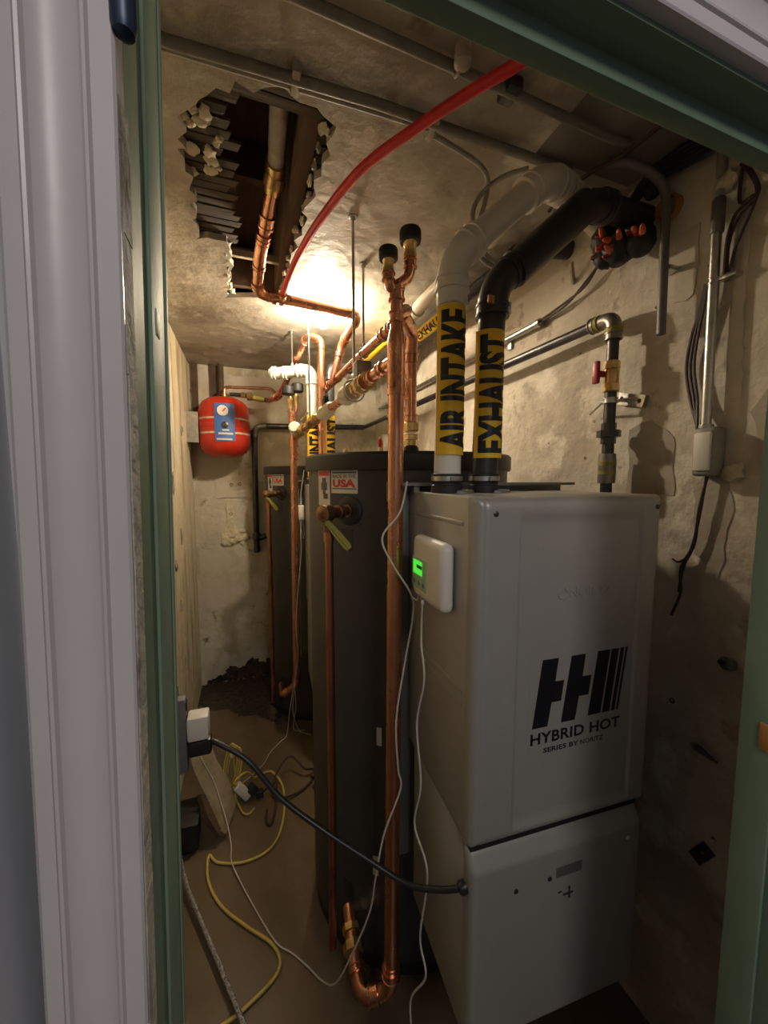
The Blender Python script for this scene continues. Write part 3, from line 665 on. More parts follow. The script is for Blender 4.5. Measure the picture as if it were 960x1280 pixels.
# ------------------------------------------------------------------ copper work
RX, RY = .372, .93
def riser():
    t = thing('copper_riser', 'tall copper riser with two black capped air vents beside the doorway heater', 'pipe', (RX, RY, .10), None)
    mb = MB().tube([(RX - .012, RY, .20), (RX, RY, 1.875)], .0205, 18).build('pipe', 'copper', t)
    m = MB(); m.lathe((RX, RY, 1.86), (0, 0, 1), [(0, .0205), (0, .0235), (.012, .0255), (.016, .0235), (.115, .0235), (.135, .0225), (.165, .016), (.235, .016), (.236, .018), (.262, .018)], 20); m.build('reducing_tee', 'copper', t)
    cup(t, 'solder_cup', 'copper', (RX, RY, 2.105), (0, 0, 1), .0185, .03, 16); cup(t, 'solder_cup', 'copper', (RX, RY, 2.05), (0, 0, 1), .0185, .025, 16)
    # cross tee and the two vents
    m = MB().tube(fillet([(RX, RY, 2.10), (RX, RY, 2.128), (RX + .034, RY, 2.150), (RX + .036, RY, 2.205)], .03), .0135, 14); m.build('pipe', 'copper', t)
    m = MB().tube(fillet([(RX, RY, 2.125), (RX - .022, RY - .008, 2.113), (RX - .026, RY - .010, 2.150)], .02), .0125, 14); m.build('pipe', 'copper', t)
    cup(t, 'solder_cup', 'copper', (RX + .036, RY, 2.185), (0, 0, 1), .0155, .02, 14); cup(t, 'solder_cup', 'copper', (RX - .0255, RY - .010, 2.138), (0, 0, 1), .0145, .018, 14)
    for (x, y, z, s) in ((RX + .036, RY, 2.198, 1.0), (RX - .026, RY - .010, 2.146, .86)):
        m = MB(); m.lathe((x, y, z), (0, 0, 1), [(0, .012 * s), (0, .0165 * s), (.010, .0165 * s), (.012, .0145 * s), (.026, .0145 * s), (.030, .017 * s), (.040, .018 * s), (.046, .018 * s)], 18); m.build('brass_neck', 'brass', t)
        m = MB(); m.lathe((x, y, z + .036 * s), (0, 0, 1), [(0, .018 * s), (0, .0255 * s), (.006 * s, .0275 * s), (.026 * s, .0275 * s), (.031 * s, .0245 * s), (.032 * s, .010 * s)], 24); m.build('vent_cap', 'rubber', t)
    # foot: two elbows back to the tank
    x0 = RX - .012
    foot = fillet([(x0, RY, .25), (x0, RY, .165), (x0 - .080, RY + .03, .130), (.283, 1.045, .150), (.300, 1.175, .175)], .05, 7)
    MB().tube(foot, .0225, 16).build('foot_elbow', 'copper', t)
    cup(t, 'solder_cup', 'copper', (x0, RY, .222), (0, 0, 1), .0245, .03, 16); cup(t, 'solder_cup', 'copper', (x0 - .046, RY + .016, .148), (-.085, .03, -.03), .0245, .028, 16); cup(t, 'solder_cup', 'copper', (.2825, 1.02, .146), (.0, .09, .02), .0245, .02, 16)
    m = MB(); hexnut(m, (.286, 1.07, .155), (.017, .13, .025), .033, .03, 8); hexnut(m, (.292, 1.115, .163), (.017, .13, .025), .030, .022, 8); m.build('union_nut', 'brass', t)
    return t
riser()
# second riser by the back heater
X2, Y2 = RX + UD.x, RY + UD.y
t = thing('copper_riser', 'copper riser with small brass air vent in front of the back tank', 'pipe', (X2, Y2, .15))
MB().tube([(X2 - .012, Y2, .36), (X2, Y2, 2.05)], .0205, 16).build('pipe', 'copper', t)
cup(t, 'solder_cup', 'copper', (X2, Y2, 2.0), (0, 0, 1), .024, .05, 16); cup(t, 'solder_cup', 'copper', (X2, Y2, 1.86), (0, 0, 1), .024, .05, 16); cup(t, 'solder_cup', 'copper', (X2, Y2, 1.78), (0, 0, 1), .024, .04, 16)
for dx, h in ((-.016, 2.065), (.018, 2.085)):
    m = MB(); m.tube(fillet([(X2, Y2, 2.03), (X2 + dx, Y2, 2.05), (X2 + dx, Y2, h)], .02), .012, 12); m.build('pipe', 'copper', t)
    m = MB(); m.lathe((X2 + dx, Y2, h), (0, 0, 1), [(0, .014), (.03, .014), (.04, .019), (.06, .019), (.065, .01), (.09, .006)], 14); m.build('brass_neck', 'brass', t)
    m = MB(); m.lathe((X2 + dx * 1.6, Y2, h + .080), (0, 0, 1), [(0, .03), (.006, .036), (.045, .036), (.05, .03)], 18); m.build('vent_cap', 'rubber', t)
MB().tube(fillet([(X2 - .012, Y2, .42), (X2 - .012, Y2, .34), (X2 - .10, Y2 + .02, .275), (.205, 2.60, .25)], .05, 7), .0225, 14).build('foot_elbow', 'copper', t)
cup(t, 'solder_cup', 'copper', (X2 - .012, Y2, .385), (0, 0, 1), .025, .03, 14); cup(t, 'solder_cup', 'copper', (X2 - .08, Y2 + .015, .292), (-.1, .02, -.06), .025, .03, 14)

# valve line between the risers
A = V((.378, .97, 1.958)); B = V((X2 + .006, Y2 - .02, 1.905)); dl = (B - A)
def al_(s): return A + dl * s
t = thing('valve_line', 'copper line with brass valves and taped joints linking the two risers', 'pipe', al_(.3))
MB().tube([al_(-.02), al_(1.0)], .0155, 14).build('pipe', 'copper', t)
for s in (.05, .11): ring(q := MB(), al_(s), dl, .0185, .03, 14); q.build('solder_cup', 'copper', t)
m = MB(); hexnut(m, al_(.175), dl, .030, .030, 8); ring(m, al_(.15), dl, .026, .03, 14); hexnut(m, al_(.205), dl, .026, .025, 8); m.build('union_nut', 'brass', t)
m = MB(); m.lathe(al_(.225), dl, [(0, .022), (.005, .030), (.05, .034), (.085, .034), (.11, .026), (.125, .022)], 16); m.build('taped_joint', 'tape', t)
m = MB(); m.bbox((-.026, -.024, 0), (.026, .024, .052), .006, Matrix.Translation(al_(.19) + V((.012, 0, .028)))); m.build('valve_actuator', 'elbow_gray', t)
m = MB(); m.lathe(al_(.42), dl, [(0, .019), (.02, .027), (.06, .030), (.12, .032), (.14, .026), (.18, .020)], 16); m.build('taped_joint', 'tape', t)
m = MB(); m.lathe(al_(.46) + V((-.01, 0, .0)), (0, 0, 1), [(0, .016), (.04, .016), (.045, .012), (.055, .012)], 12); m.build('valve_stem', 'iron', t)
m = MB(); hexnut(m, al_(.62), dl, .026, .03, 8); ring(m, al_(.70), dl, .022, .05, 14); m.build('union_nut', 'brass', t)
m = MB(); m.lathe(al_(.80), dl, [(0, .02), (.01, .028), (.05, .030), (.09, .030), (.10, .022), (.16, .022), (.17, .030), (.20, .030), (.21, .02)], 14); m.build('ball_valve', 'brass', t)
m = MB(); m.lathe(al_(.90) + V((-.02, 0, .01)), (-.3, -1, .2), [(0, .03), (.012, .034), (.05, .034), (.06, .025)], 14); m.build('valve_cap', 'tape', t)
m = MB(); m.tube([al_(.86) + V((0, 0, .03)), al_(.86) + V((0, 0, .06)), al_(.74) + V((.0, 0, .065))], .004, 8); m.build('valve_handle', 'steel', t)

# upper header
t = thing('copper_header', 'straight copper header under the ceiling between the two tanks', 'pipe', (.48, 1.5, 2.14))
MB().tube([(.488, 1.17, 2.158), (.455, 2.05, 2.150), (.435, 2.60, 2.150)], .0175, 16).build('pipe', 'copper', t)
for s in (.06, .11, .55, .64): cup(t, 'solder_cup', 'copper', V((.488, 1.17, 2.158)).lerp(V((.435, 2.60, 2.15)), s), (-.053, 1.43, -.008), .0205, .03, 14)
MB().tube(fillet([(RX, RY, 2.06), (.44, 1.02, 2.115), (.488, 1.17, 2.158)], .04), .016, 14).build('branch', 'copper', t)
MB().tube(fillet([(.435, 2.56, 2.15), (.432, 2.617, 2.15), (.432, 2.617, 1.74)], .05), .0175, 14).build('back_drop', 'copper', t)
t = thing('tank_outlet', 'copper drop with brass union standing on the tank top behind the riser', 'pipe', (.514, 1.16, 1.73))
MB().tube(fillet([(.430, 1.03, 2.105), (.510, 1.14, 2.108), (.514, 1.16, 2.04), (.514, 1.16, 1.80)], .04), .0185, 16).build('pipe', 'copper', t)
cup(t, 'solder_cup', 'copper', (.514, 1.16, 2.03), (0, 0, 1), .0215, .03, 14); cup(t, 'solder_cup', 'copper', (.514, 1.16, 1.84), (0, 0, 1), .021, .03, 14)
m = MB(); hexnut(m, (.514, 1.16, 1.815), (0, 0, 1), .027, .03, 8); hexnut(m, (.514, 1.16, 1.783), (0, 0, 1), .024, .02, 8); m.lathe((.514, 1.16, 1.755), (0, 0, 1), [(0, .020), (.02, .020)], 14); m.build('union_nut', 'brass', t)
MB().lathe((.514, 1.16, 1.726), (0, 0, 1), [(0, .027), (.022, .026), (.030, .02)], 16).build('nipple', 'rubber', t)
# red-handled gauge cock on the tank top
t = thing('drain_cock', 'small brass cock with red handle on the tank top behind the tall copper riser', 'valve', (.447, 1.26, 1.729))
MB().lathe((.447, 1.26, 1.728), (0, 0, 1), [(0, .009), (.05, .009), (.052, .006), (.06, .006)], 10).build('stem', 'brass', t)
MB().bbox((.437, 1.250, 1.756), (.449, 1.262, 1.785), .003).build('handle', 'pex', t)
t = thing('tank_plug', 'shiny metal plug on the tank top behind the tall copper riser', 'plug', (.335, 1.30, 1.729))
MB().lathe((.335, 1.30, 1.728), (0, 0, 1), [(0, .030), (.006, .028), (.012, .014), (.018, .012)], 16).build('cap', 'steel', t)
MB().lathe((.335, 1.30, 1.745), (0, 0, 1), [(0, .009), (.008, .009)], 6).build('nut', 'brass', t)

# copper main from the ceiling hole
t = thing('copper_main', 'bright copper main bending out of the ceiling hole', 'pipe', (.15, 1.8, 2.40))
run(t, [(.114, 1.37, 2.575), (.082, 1.56, 2.468), (.076, 1.76, 2.420), (.535, 1.82, 2.418), (.505, 2.03, 2.345), (.462, 2.05, 2.16)], .0205, 'copper', .045, n=16)
cup(t, 'solder_cup', 'copper', (.100, 1.455, 2.527), (-.032, .19, -.107), .025, .04, 16); cup(t, 'solder_cup', 'copper', (.092, 1.50, 2.500), (-.032, .19, -.107), .024, .02, 16)
for x in (.148, .178): ring(m2 := MB(), (x, 1.770 + (x - .076) * .13, 2.42), (1, .13, 0), .0235, .012, 14); m2.build('strap', 'copper_old', t)
m = MB(); m.lathe((.122, 1.325, 2.60), (-.032, .19, -.107), [(0, .022), (.006, .032), (.035, .034), (.04, .026), (.06, .024)], 16); m.build('adapter', 'brass', t)
t = thing('galvanized_pipe', 'dull galvanized pipe lying inside the ceiling hole', 'pipe', (.11, 1.1, 2.57))
MB().tube([(.105, .80, 2.605), (.122, 1.335, 2.600)], .024, 16).build('pipe', 'rust', t)
ring(m := MB(), (.12, 1.30, 2.60), (0, 1, 0), .028, .04, 16); m.build('collar', 'brass', t)
# loop pipe feeding the expansion vessel
t = thing('copper_loop', 'copper loop rising over the back heater towards the red vessel', 'pipe', (.41, 2.10, 1.75))
run(t, [(.410, 2.13, 1.612), (.414, 2.13, 2.395), (.350, 2.16, 2.415), (.245, 2.78, 2.205), (.19, 2.98, 2.215)], .0195, 'copper', .05, n=16)
MB().tube([(.19, 2.98, 2.215), (.02, 3.0, 2.245)], .016, 12).build('pipe', 'iron', t)
m = MB(); hexnut(m, (.06, 3.0, 2.238), (1, 0, 0), .028, .04, 8); hexnut(m, (.015, 3.0, 2.245), (1, 0, 0), .020, .03, 8); m.build('union_nut', 'brass', t)
MB().tube([(.16, 2.985, 2.22), (.085, 2.995, 2.234)], .020, 12).build('valve_body', 'lever', t)
MB().tube([(.012, 3.0, 2.245), (-.07, 3.02, 2.25)], .013, 10).build('nipple', 'iron', t)

# ------------------------------------------------------------------ red expansion vessel
ex_, ey, ez = -.116, 3.06, 1.80
t = thing('expansion_tank', 'round red expansion vessel strapped to the back wall', 'expansion tank', (ex_, ey, ez))
rr = .172; H = .43; pr = []
for k in range(9):
    a = math.pi / 2 * k / 8; pr.append((.10 - .10 * math.cos(a), rr * (1 - (1 - math.sin(a)) * .55) if k else .02))
pr = [(0, .03), (.004, .075), (.018, .115), (.04, .145), (.07, .163), (.10, .171), (.14, rr), (.205, rr), (.206, rr + .003), (.226, rr + .003), (.227, rr), (.29, rr), (.33, .171), (.36, .163), (.39, .145), (.412, .115), (.426, .075), (.430, .03)]
MB().lathe((ex_, ey, ez), (0, 0, 1), pr, 40).build('shell', 'red', t, 60)
for z in (.165, .265): ring(m := MB(), (ex_, ey, ez + z), (0, 0, 1), rr + .001, .012, 40, .001); m.build('strap', 'tape', t)
cd = V((-ex_ * 0 + .12, -1, 0)).normalized(); ct = V((-cd.y, cd.x, 0))
def ev(a, z, o): return V((ex_, ey, z)) + (rr + o) * (cd * math.cos(a) + ct * math.sin(a))
def esheet(name, mt, a0, a1, z0, z1, d, par):
    n = 8; vs = []; fs = []
    for i in range(n + 1):
        for z in (z0, z1):
            for o in (0, d): vs.append(ev(R(a0 + (a1 - a0) * i / n), z, o))
    for i in range(n):
        b = i * 4; c = b + 4; fs += [(b + 1, b + 3, c + 3, c + 1), (b, b + 1, c + 1, c), (b + 2, c + 2, c + 3, b + 3)]
    fs += [(0, 2, 3, 1), (n * 4, n * 4 + 1, n * 4 + 3, n * 4 + 2)]
    return MB().add(vs, fs).build(name, mt, par)
lb = esheet('label', 'blue', -26, 17, ez + .105, ez + .36, .006, t)
MB().lathe(ev(R(-8), ez + .310, .005), ev(R(-8), 0, 1) - ev(R(-8), 0, 0), [(0, .036), (.008, .036), (.010, .030)], 20).build('gauge', 'glassw', lb)
MB().box((-.004, 0, 0), (.004, .002, .03), Matrix.Translation(ev(R(-8), ez + .303, .018)) @ Matrix.Rotation(R(40), 4, 'Y')).build('needle', 'redink', lb)
MB().lathe(ev(R(-4), ez + .215, .004), ev(R(-4), 0, 1) - ev(R(-4), 0, 0), [(0, .022), (.008, .022), (.010, .018)], 18).build('knob', 'inkgray', lb)
esheet('label_print', 'label', -18, 12, ez + .150, ez + .162, .0075, lb); esheet('label_print', 'label', -10, 4, ez + .175, ez + .185, .0075, lb); esheet('label_print', 'label', -22, 10, ez + .112, ez + .124, .0075, lb)
MB().tube(fillet([(ex_ + .005, ey, ez + .425), (ex_ + .005, ey, 2.305), (.20, 3.03, 2.312), (.235, 2.99, 2.28)], .03), .0105, 12).build('copper_stub', 'copper', t)
ring(m := MB(), (ex_ + .005, ey, 2.245), (0, 0, 1), .014, .03, 12); m.build('solder_cup', 'copper', t)
MB().box((-.362, 3.0, ez + .10), (-.285, 3.10, ez + .31)).build('wall_bracket', 'steel', t)
for k in range(6): MB().box((-.3355, 2.996, ez + .125 + k * .028), (-.295, 3.0, ez + .136 + k * .028)).build('bracket_rib', 'steel', t)
MB().tube([(ex_ - .02, 3.20, 2.27), (ex_ - .02, 3.20, 2.50)], .02, 10).build('hanger', 'wood', t)

# ------------------------------------------------------------------ gas line
t = thing('gas_pipe', 'black gas pipe along the right wall with a red handled valve', 'pipe', (1.05, .885, 1.58))
gx, gy = 1.052, .885
MB().tube([(gx, .945, 2.128), (.985, 3.185, 2.085)], .0165, 14).build('pipe', 'iron', t)
e = MB().tube(fillet([(gx, .965, 2.128), (gx, gy, 2.128), (gx, gy, 2.062)], .05, 8), .021, 16)
ring(e, (gx, .955, 2.128), (0, 1, 0), .0225, .018, 16); ring(e, (gx, gy, 2.072), (0, 0, 1), .0225, .02, 16); e.build('elbow', 'elbow_gray', t)
ring(m := MB(), (gx, .938, 2.128), (0, 1, 0), .0235, .012, 16, .0006); ring(m, (gx, gy, 2.090), (0, 0, 1), .0235, .014, 16, .0006); m.build('yellow_band', 'lever', t)
MB().tube([(gx, gy, 2.07), (gx, gy, 1.55)], .0165, 14).build('pipe', 'iron', t)
MB().tube(fillet([(gx, gy, 1.56), (gx, gy, .86), (.88, .86, .84)], .05), .0165, 12).build('lower_pipe', 'iron', t)
m = MB(); hexnut(m, (gx, gy, 1.988), (0, 0, 1), .0225, .026, 8); hexnut(m, (gx, gy, 1.922), (0, 0, 1), .0225, .026, 8); m.lathe((gx, gy, 1.93), (0, 0, 1), [(0, .019), (.012, .021), (.04, .021), (.05, .019)], 14); v = m.build('valve_body', 'brass', t)
m = MB().bbox((gx - .046, gy + .010, 1.935), (gx - .032, gy + .030, 2.002), .004).bbox((gx - .036, gy + .006, 1.955), (gx - .012, gy + .020, 1.972), .003); m.build('handle', 'redh', t)
ring(m := MB(), (gx, gy, 1.884), (0, 0, 1), .019, .016, 16, .003); m.tube([(gx + .018, gy - .012, 1.884), (1.108, .86, 1.884)], .005, 8); m.tube([(gx - .005, gy + .02, 1.884), (1.09, .99, 1.862)], .0035, 8); m.build('pipe_clamp', 'steel', t)
mm = Matrix.Translation((1.100, .853, 1.884)) @ Matrix.Rotation(R(16), 4, 'X')
bm = bmesh.new(); lps = [[(-.044, -.017), (.044, -.017), (.044, .017), (-.044, .017)]] + [[(c_ + .007 * math.cos(k * .5236), .007 * math.sin(k * .5236)) for k in range(12)] for c_ in (-.030, .030)]
for lp in lps:
    vv = [bm.verts.new((-.006, p[0], p[1])) for p in lp]
    for k in range(len(vv)): bm.edges.new((vv[k], vv[(k + 1) % len(vv)]))
bmesh.ops.triangle_fill(bm, use_beauty=True, use_dissolve=False, edges=bm.edges[:])
for q in bmesh.ops.extrude_face_region(bm, geom=bm.faces[:])['geom']:
    if isinstance(q, bmesh.types.BMVert): q.co.x += .015
bm.verts.index_update(); b = MB().add([mm @ q.co for q in bm.verts], [[q.index for q in f.verts] for f in bm.faces]).build('wall_bracket', 'steel', t, 30); bm.free()
MB().tube([mm @ V((-.010, -.02, .004)), mm @ V((-.012, .022, -.002))], .005, 10).build('bracket_bolt', 'steel', b)
m = MB(); m.lathe((gx, gy, 1.755), (0, 0, 1), [(0, .017), (.0, .021), (.02, .021), (.02, .033), (.04, .033), (.04, .021), (.062, .021), (.062, .017)], 8); m.build('union', 'iron', t)
m = MB(); m.lathe((gx, gy, 1.635), (0, 0, 1), [(0, .018), (0, .024), (.008, .025), (.07, .025), (.09, .0235), (.09, .018)], 16); m.build('reducer', 'elbow_gray', t)
for z in (1.668, 1.695): ring(m := MB(), (gx, gy, z), (0, 0, 1), .0252, .012, 16, .0006); m.build('yellow_band', 'lever', t)
run(t, [(.985, 3.20, 2.085), (.09, 3.205, 2.055), (.085, 3.205, 1.20)], .022, 'iron', .07, cm='elbow_gray', n=14)
m = MB(); m.lathe((.085, 3.205, 1.06), (0, 0, 1), [(0, .022), (.02, .026), (.03, .026), (.05, .022), (.10, .022), (.105, .032), (.15, .032), (.16, .024)], 14); m.tube([(.085, 3.205, 1.17), (.16, 3.205, 1.19)], .022, 12); m.build('drip_leg', 'iron', t)
for s, y in ((1, 2.45), (1, 2.62), (1, 2.3)): ring(m := MB(), (gx - (y - .945) / 2.24 * .067, y, 2.128 - (y - .945) / 2.24 * .043), (0, 1, 0), .021, .03, 12, .001); m.build('yellow_band', 'lever', t)

# ------------------------------------------------------------------ electrical on the right wall
t = thing('steel_conduit', 'short steel conduit on the right wall with two brown wires', 'conduit', (1.09, 1.5, 2.23))
MB().tube([(1.088, 1.235, 2.247), (1.085, 3.1, 2.235)], .013, 14).build('tube', 'steel', t)
m = MB(); m.lathe((1.088, 1.255, 2.247), (0, -1, 0), [(0, .0135), (0, .016), (.02, .016), (.02, .012)], 14); m.build('end_fitting', 'steel', t)
MB().bbox((1.098, 1.42, 2.205), (1.108, 1.45, 2.262), .002).build('strap', 'steel', t)
for k, dz in enumerate((0, .012)):
    MB().tube(spline([(1.086, 1.25, 2.247 + dz * .3), (1.086, 1.12, 2.255 + dz), (1.080, 1.02, 2.297 - dz), (1.078, .96, 2.335 + dz), (1.05, .925, 2.358)]), .0042, 8).build('wire', 'brcord', t)
t = thing('wire_bundle', 'black taped cable bundle with orange wire nuts near the ceiling', 'cables', (1.03, .87, 2.33))
m = MB()
for i, (p, rr_) in enumerate([((1.04, .912, 2.358), (.045, .045, .045)), ((1.035, .868, 2.306), (.045, .045, .042)), ((1.05, .815, 2.306), (.038, .038, .042)), ((1.085, .81, 2.452), (.020, .026, .035)), ((1.02, .90, 2.30), (.03, .03, .035))]): m.blob(p, rr_, 300 + i, .08, 3)
m.build('tape_wrap', 'rubber', t, 80)
for i, p in enumerate([(1.0, .895, 2.345), (.998, .872, 2.318), (1.006, .846, 2.312), (1.016, .808, 2.312), (1.0, .866, 2.285), (.998, .905, 2.310), (1.022, .790, 2.298)]):
    a = V((-1, -.5 + .3 * math.sin(i * 2), .3 * math.cos(i * 3)))
    MB().lathe(V(p) - V((.012, .012, 0)), a, [(0, .0085), (.010, .008), (.028, .0045), (.030, .002)], 7).build('wire_nut', 'nut', t); MB().tube(spline([V(p) - V((.0, .0, 0)), V(p) + V((-.012, .012, .008 - .010 * (i % 3))), V(p) + V((.03, .02, -.008))], 5), .003, 6).build('wire', 'redh', t)
for i in range(5):
    MB().tube(spline([(1.06, .90, 2.37), (1.075, .875, 2.425 + .004 * i), (1.075 + .006 * math.sin(i), .80, 2.452 + .008 * i), (1.075, .66, 2.43 + .012 * i), (1.08, .52, 2.43 + .012 * i), (1.085, .33, 2.44 + .01 * i)]), .008, 8).build('cable', 'bcord', t)
t = thing('orange_stub', 'stub of orange pipe in the right wall under the black cables', 'pipe', (1.11, .77, 2.37))
MB().lathe((1.108, .775, 2.375), (-1, 0, 0), [(0, .032), (.02, .032), (.02, .026), (.008, .025)], 18).build('stub', 'orange', t)
MB().lathe((1.108, .775, 2.375), (-1, 0, 0), [(0, .024), (.010, .024)], 14).build('plug', 'rust', t)
t = thing('flat_conduit', 'grey flat raceway hanging down the right wall from the ceiling', 'conduit', (1.07, .758, 2.03))
m = MB(); m.tube(fillet([(1.065, .752, 2.035), (1.065, .760, 2.42), (.985, .80, 2.480), (.93, .83, 2.4835)], .09, 8), .0115, 10); m.build('raceway', 'race', t)
MB().bbox((1.070, .742, 2.20), (1.109, .770, 2.212), .002).build('clip', 'steel', t)
t = thing('cable_hook', 'bent yellowish strip stuck to the right wall', 'bracket', (1.10, 1.09, 2.33))
MB().tube(fillet([(1.108, 1.10, 2.33), (1.085, 1.085, 2.352), (1.075, 1.078, 2.385)], .02), [.008] * 2 + [.007] * 5 + [.005] * 2, 6).build('strip', 'board', t)
t = thing('service_conduit', 'upright shiny steel conduit on the right wall above a switch box', 'conduit', (1.085, .645, 1.76))
MB().tube([(1.085, .640, 1.775), (1.085, .648, 2.33)], .011, 14).build('tube', 'steel', t)
m = MB(); m.lathe((1.085, .646, 2.235), (0, 0, 1), [(0, .0115), (0, .014), (.075, .014), (.08, .0115)], 14); m.build('coupling', 'elbow_gray', t)
m = MB(); m.blob((1.10, .642, 2.352), (.014, .028, .026), 7, .25, 2); m.build('plaster_collar', 'lump', t, 60)
MB().tube([(1.095, .652, 2.37), (1.098, .655, 2.50)], .010, 10).build('upper_tube', 'rust', t)
ring(m := MB(), (1.085, .643, 2.125), (0, 0, 1), .0125, .012, 14, .002); m.bbox((1.080, .598, 2.120), (1.108, .635, 2.131), .002); m.build('strap', 'steel', t)
t = thing('switch_box', 'grey surface box under the steel conduit on the right wall', 'electrical box', (1.085, .625, 1.65))
MB().bbox((1.062, .604, 1.655), (1.109, .656, 1.775), .010, seg=3).build('box', 'gcord', t)
MB().bbox((1.057, .611, 1.668), (1.066, .649, 1.762), .004).build('cover', 'label', t)
m = MB(); m.lathe((1.085, .64, 1.77), (0, 0, 1), [(0, .016), (.012, .016), (.014, .012)], 12); m.build('knockout_bushing', 'steel', t)
MB().blob((1.10, .585, 1.665), (.010, .026, .022), 11, .3, 2).build('plaster_blob', 'lump', t, 60)
t = thing('cut_wires', 'bundle of dark wires hanging below the grey surface box', 'wires', (1.09, .66, 1.27))
base = [(1.09, .632, 1.66), (1.092, .644, 1.57), (1.095, .656, 1.48), (1.095, .682, 1.41), (1.095, .680, 1.344), (1.097, .690, 1.275)]
for k in range(3):
    MB().tube(spline([V(p) + V((random.uniform(-.003, .003), random.uniform(-.006, .006) * i / 3, 0)) for i, p in enumerate(base[:6 - k])]), .0034, 7).build('wire', 'wire', t)
MB().tube(spline([(1.096, .670, 1.44), (1.097, .690, 1.425), (1.098, .706, 1.43)], 4), .0028, 6).build('wire', 'wire', t)
t = thing('side_wires', 'three dark wires bowing out beside the steel conduit', 'wires', (1.09, .68, 1.77))
for k in range(3):
    MB().tube(spline([(1.09, .660 + .003 * k, 2.13), (1.09, .667 + .004 * k, 2.07), (1.092, .678 + .008 * k, 2.0), (1.094, .682 + .009 * k, 1.93), (1.092, .668 + .008 * k, 1.85), (1.074 + .004 * k, .653, 1.768)]), .0038, 7).build('wire', 'wire', t)
t = thing('loop_wires', 'loops of dark wire between the conduit strap and the ceiling', 'wires', (1.09, .60, 2.12))
for k, pts in enumerate([[(1.09, .622, 2.13), (1.09, .622, 2.20), (1.09, .606, 2.25), (1.092, .572, 2.285), (1.095, .600, 2.37), (1.095, .602, 2.45)], [(1.092, .618, 2.13), (1.09, .606, 2.19), (1.09, .575, 2.275), (1.094, .590, 2.33), (1.095, .612, 2.37)], [(1.084, .624, 2.13), (1.084, .622, 2.21), (1.09, .612, 2.26), (1.09, .580, 2.28), (1.1, .612, 2.29), (1.1, .61, 2.38)]]):
    MB().tube(spline(pts), .0036, 7).build('wire', 'wire', t)
for (y, z, nm, lab, rot) in ((.56, 1.197, 'wall_anchor', 'grey metal stub sticking out of the right wall below the wires', 0), (.592, .948, 'pipe_hook', 'bent dark hook in the right wall beside the heater cover', 1), (.588, .667, 'metal_clip', 'flat dark clip low on the right wall', 2)):
    t = thing(nm, lab, 'bracket', (1.11, y, z))
    if rot == 0:
        MB().lathe((1.108, y, z), (-1, .3, .2), [(0, .016), (.018, .016), (.02, .010)], 9).build('stub', 'elbow_gray', t); MB().lathe((1.09, y + .006, z + .004), (-1, .3, .2), [(0, .006), (.012, .006)], 8).build('pin', 'iron', t)
    elif rot == 1:
        MB().tube([(1.109, y + .03, z - .008), (1.085, y + .01, z + .006), (1.09, y - .03, z - .006)], [.007, .010, .003], 6).build('hook', 'iron', t); MB().lathe((1.109, y + .03, z - .008), (-1, 0, 0), [(0, .012), (.004, .012)], 10).build('plate', 'rust', t)
    else:
        q = Matrix.Translation((1.102, y, z)) @ Matrix.Rotation(R(28), 4, 'X'); MB().bbox((-.006, -.016, -.03), (.007, .016, .03), .002, q).build('plate', 'iron', t); MB().lathe(q @ V((-.006, 0, .012)), (-1, 0, 0), [(0, .004), (.002, .004)], 8).build('screw', 'steel', t)

# ------------------------------------------------------------------ ceiling electrical
t = thing('ceiling_conduit', 'grey conduit crossing the ceiling beside the ragged hole', 'conduit', (.3, .885, 2.47))
MB().tube([(-.34, .91, 2.484), (-.1, .905, 2.484), (.30, .885, 2.484), (.86, .885, 2.484)], .011, 12).build('tube', 'cond', t)
MB().tube(spline([(-.34, .93, 2.487), (0, .918, 2.485), (.3, .905, 2.484), (.46, .90, 2.482)]), .006, 8).build('armored_cable', 'gcord', t)
for x in (.12, .44): MB().bbox((x, .868, 2.476), (x + .016, .925, 2.4985), .002).build('strap', 'rust', t)
MB().tube(fillet([(.855, .885, 2.484), (.885, .90, 2.484), (.895, .96, 2.480), (.898, .985, 2.40)], .03), .009, 10).build('end_bend', 'rust', t)
t = thing('ceiling_conduit', 'grey conduit crossing the ceiling just inside the door head', 'conduit', (.6, .755, 2.47))
MB().tube([(.05, .752, 2.486), (.95, .768, 2.480)], .010, 12).build('tube', 'cond', t)
MB().bbox((.55, .738, 2.474), (.585, .785, 2.4985), .003).build('strap', 'iron', t)
t = thing('ceiling_insulator', 'round rusty knob on the ceiling beside the near conduit', 'fixture', (.43, .72, 2.46))
MB().lathe((.43, .728, 2.50), (0, 0, -1), [(0, .016), (.012, .016), (.014, .010), (.022, .010), (.024, .017), (.038, .017), (.042, .010)], 14).build('knob', 'rust', t)
MB().torus((.43, .745, 2.476), (1, 0, 0), .016, .0035, 14, 6).build('wire_loop', 'rust', t)
t = thing('flex_cable', 'armoured flexible cable looping down by the white pipe elbow', 'cable', (.65, .93, 2.36))
MB().tube(spline([(.46, .905, 2.476), (.56, .92, 2.47), (.625, .94, 2.465), (.648, .955, 2.442), (.640, .96, 2.39), (.625, .96, 2.335), (.64, .96, 2.28), (.70, .98, 2.27), (.80, 1.0, 2.33)]), .0065, 8).build('cable', 'gcord', t)
MB().tube(spline([(.74, .905, 2.474), (.69, .93, 2.462), (.645, .955, 2.435), (.612, .965, 2.385), (.612, .965, 2.335), (.64, .97, 2.265), (.72, 1.0, 2.26)]), .0065, 8).build('cable', 'gcord', t)
t = thing('ceiling_cable', 'thin brown cable drooping across the grey ceiling panel', 'cable', (.9, .78, 2.45))
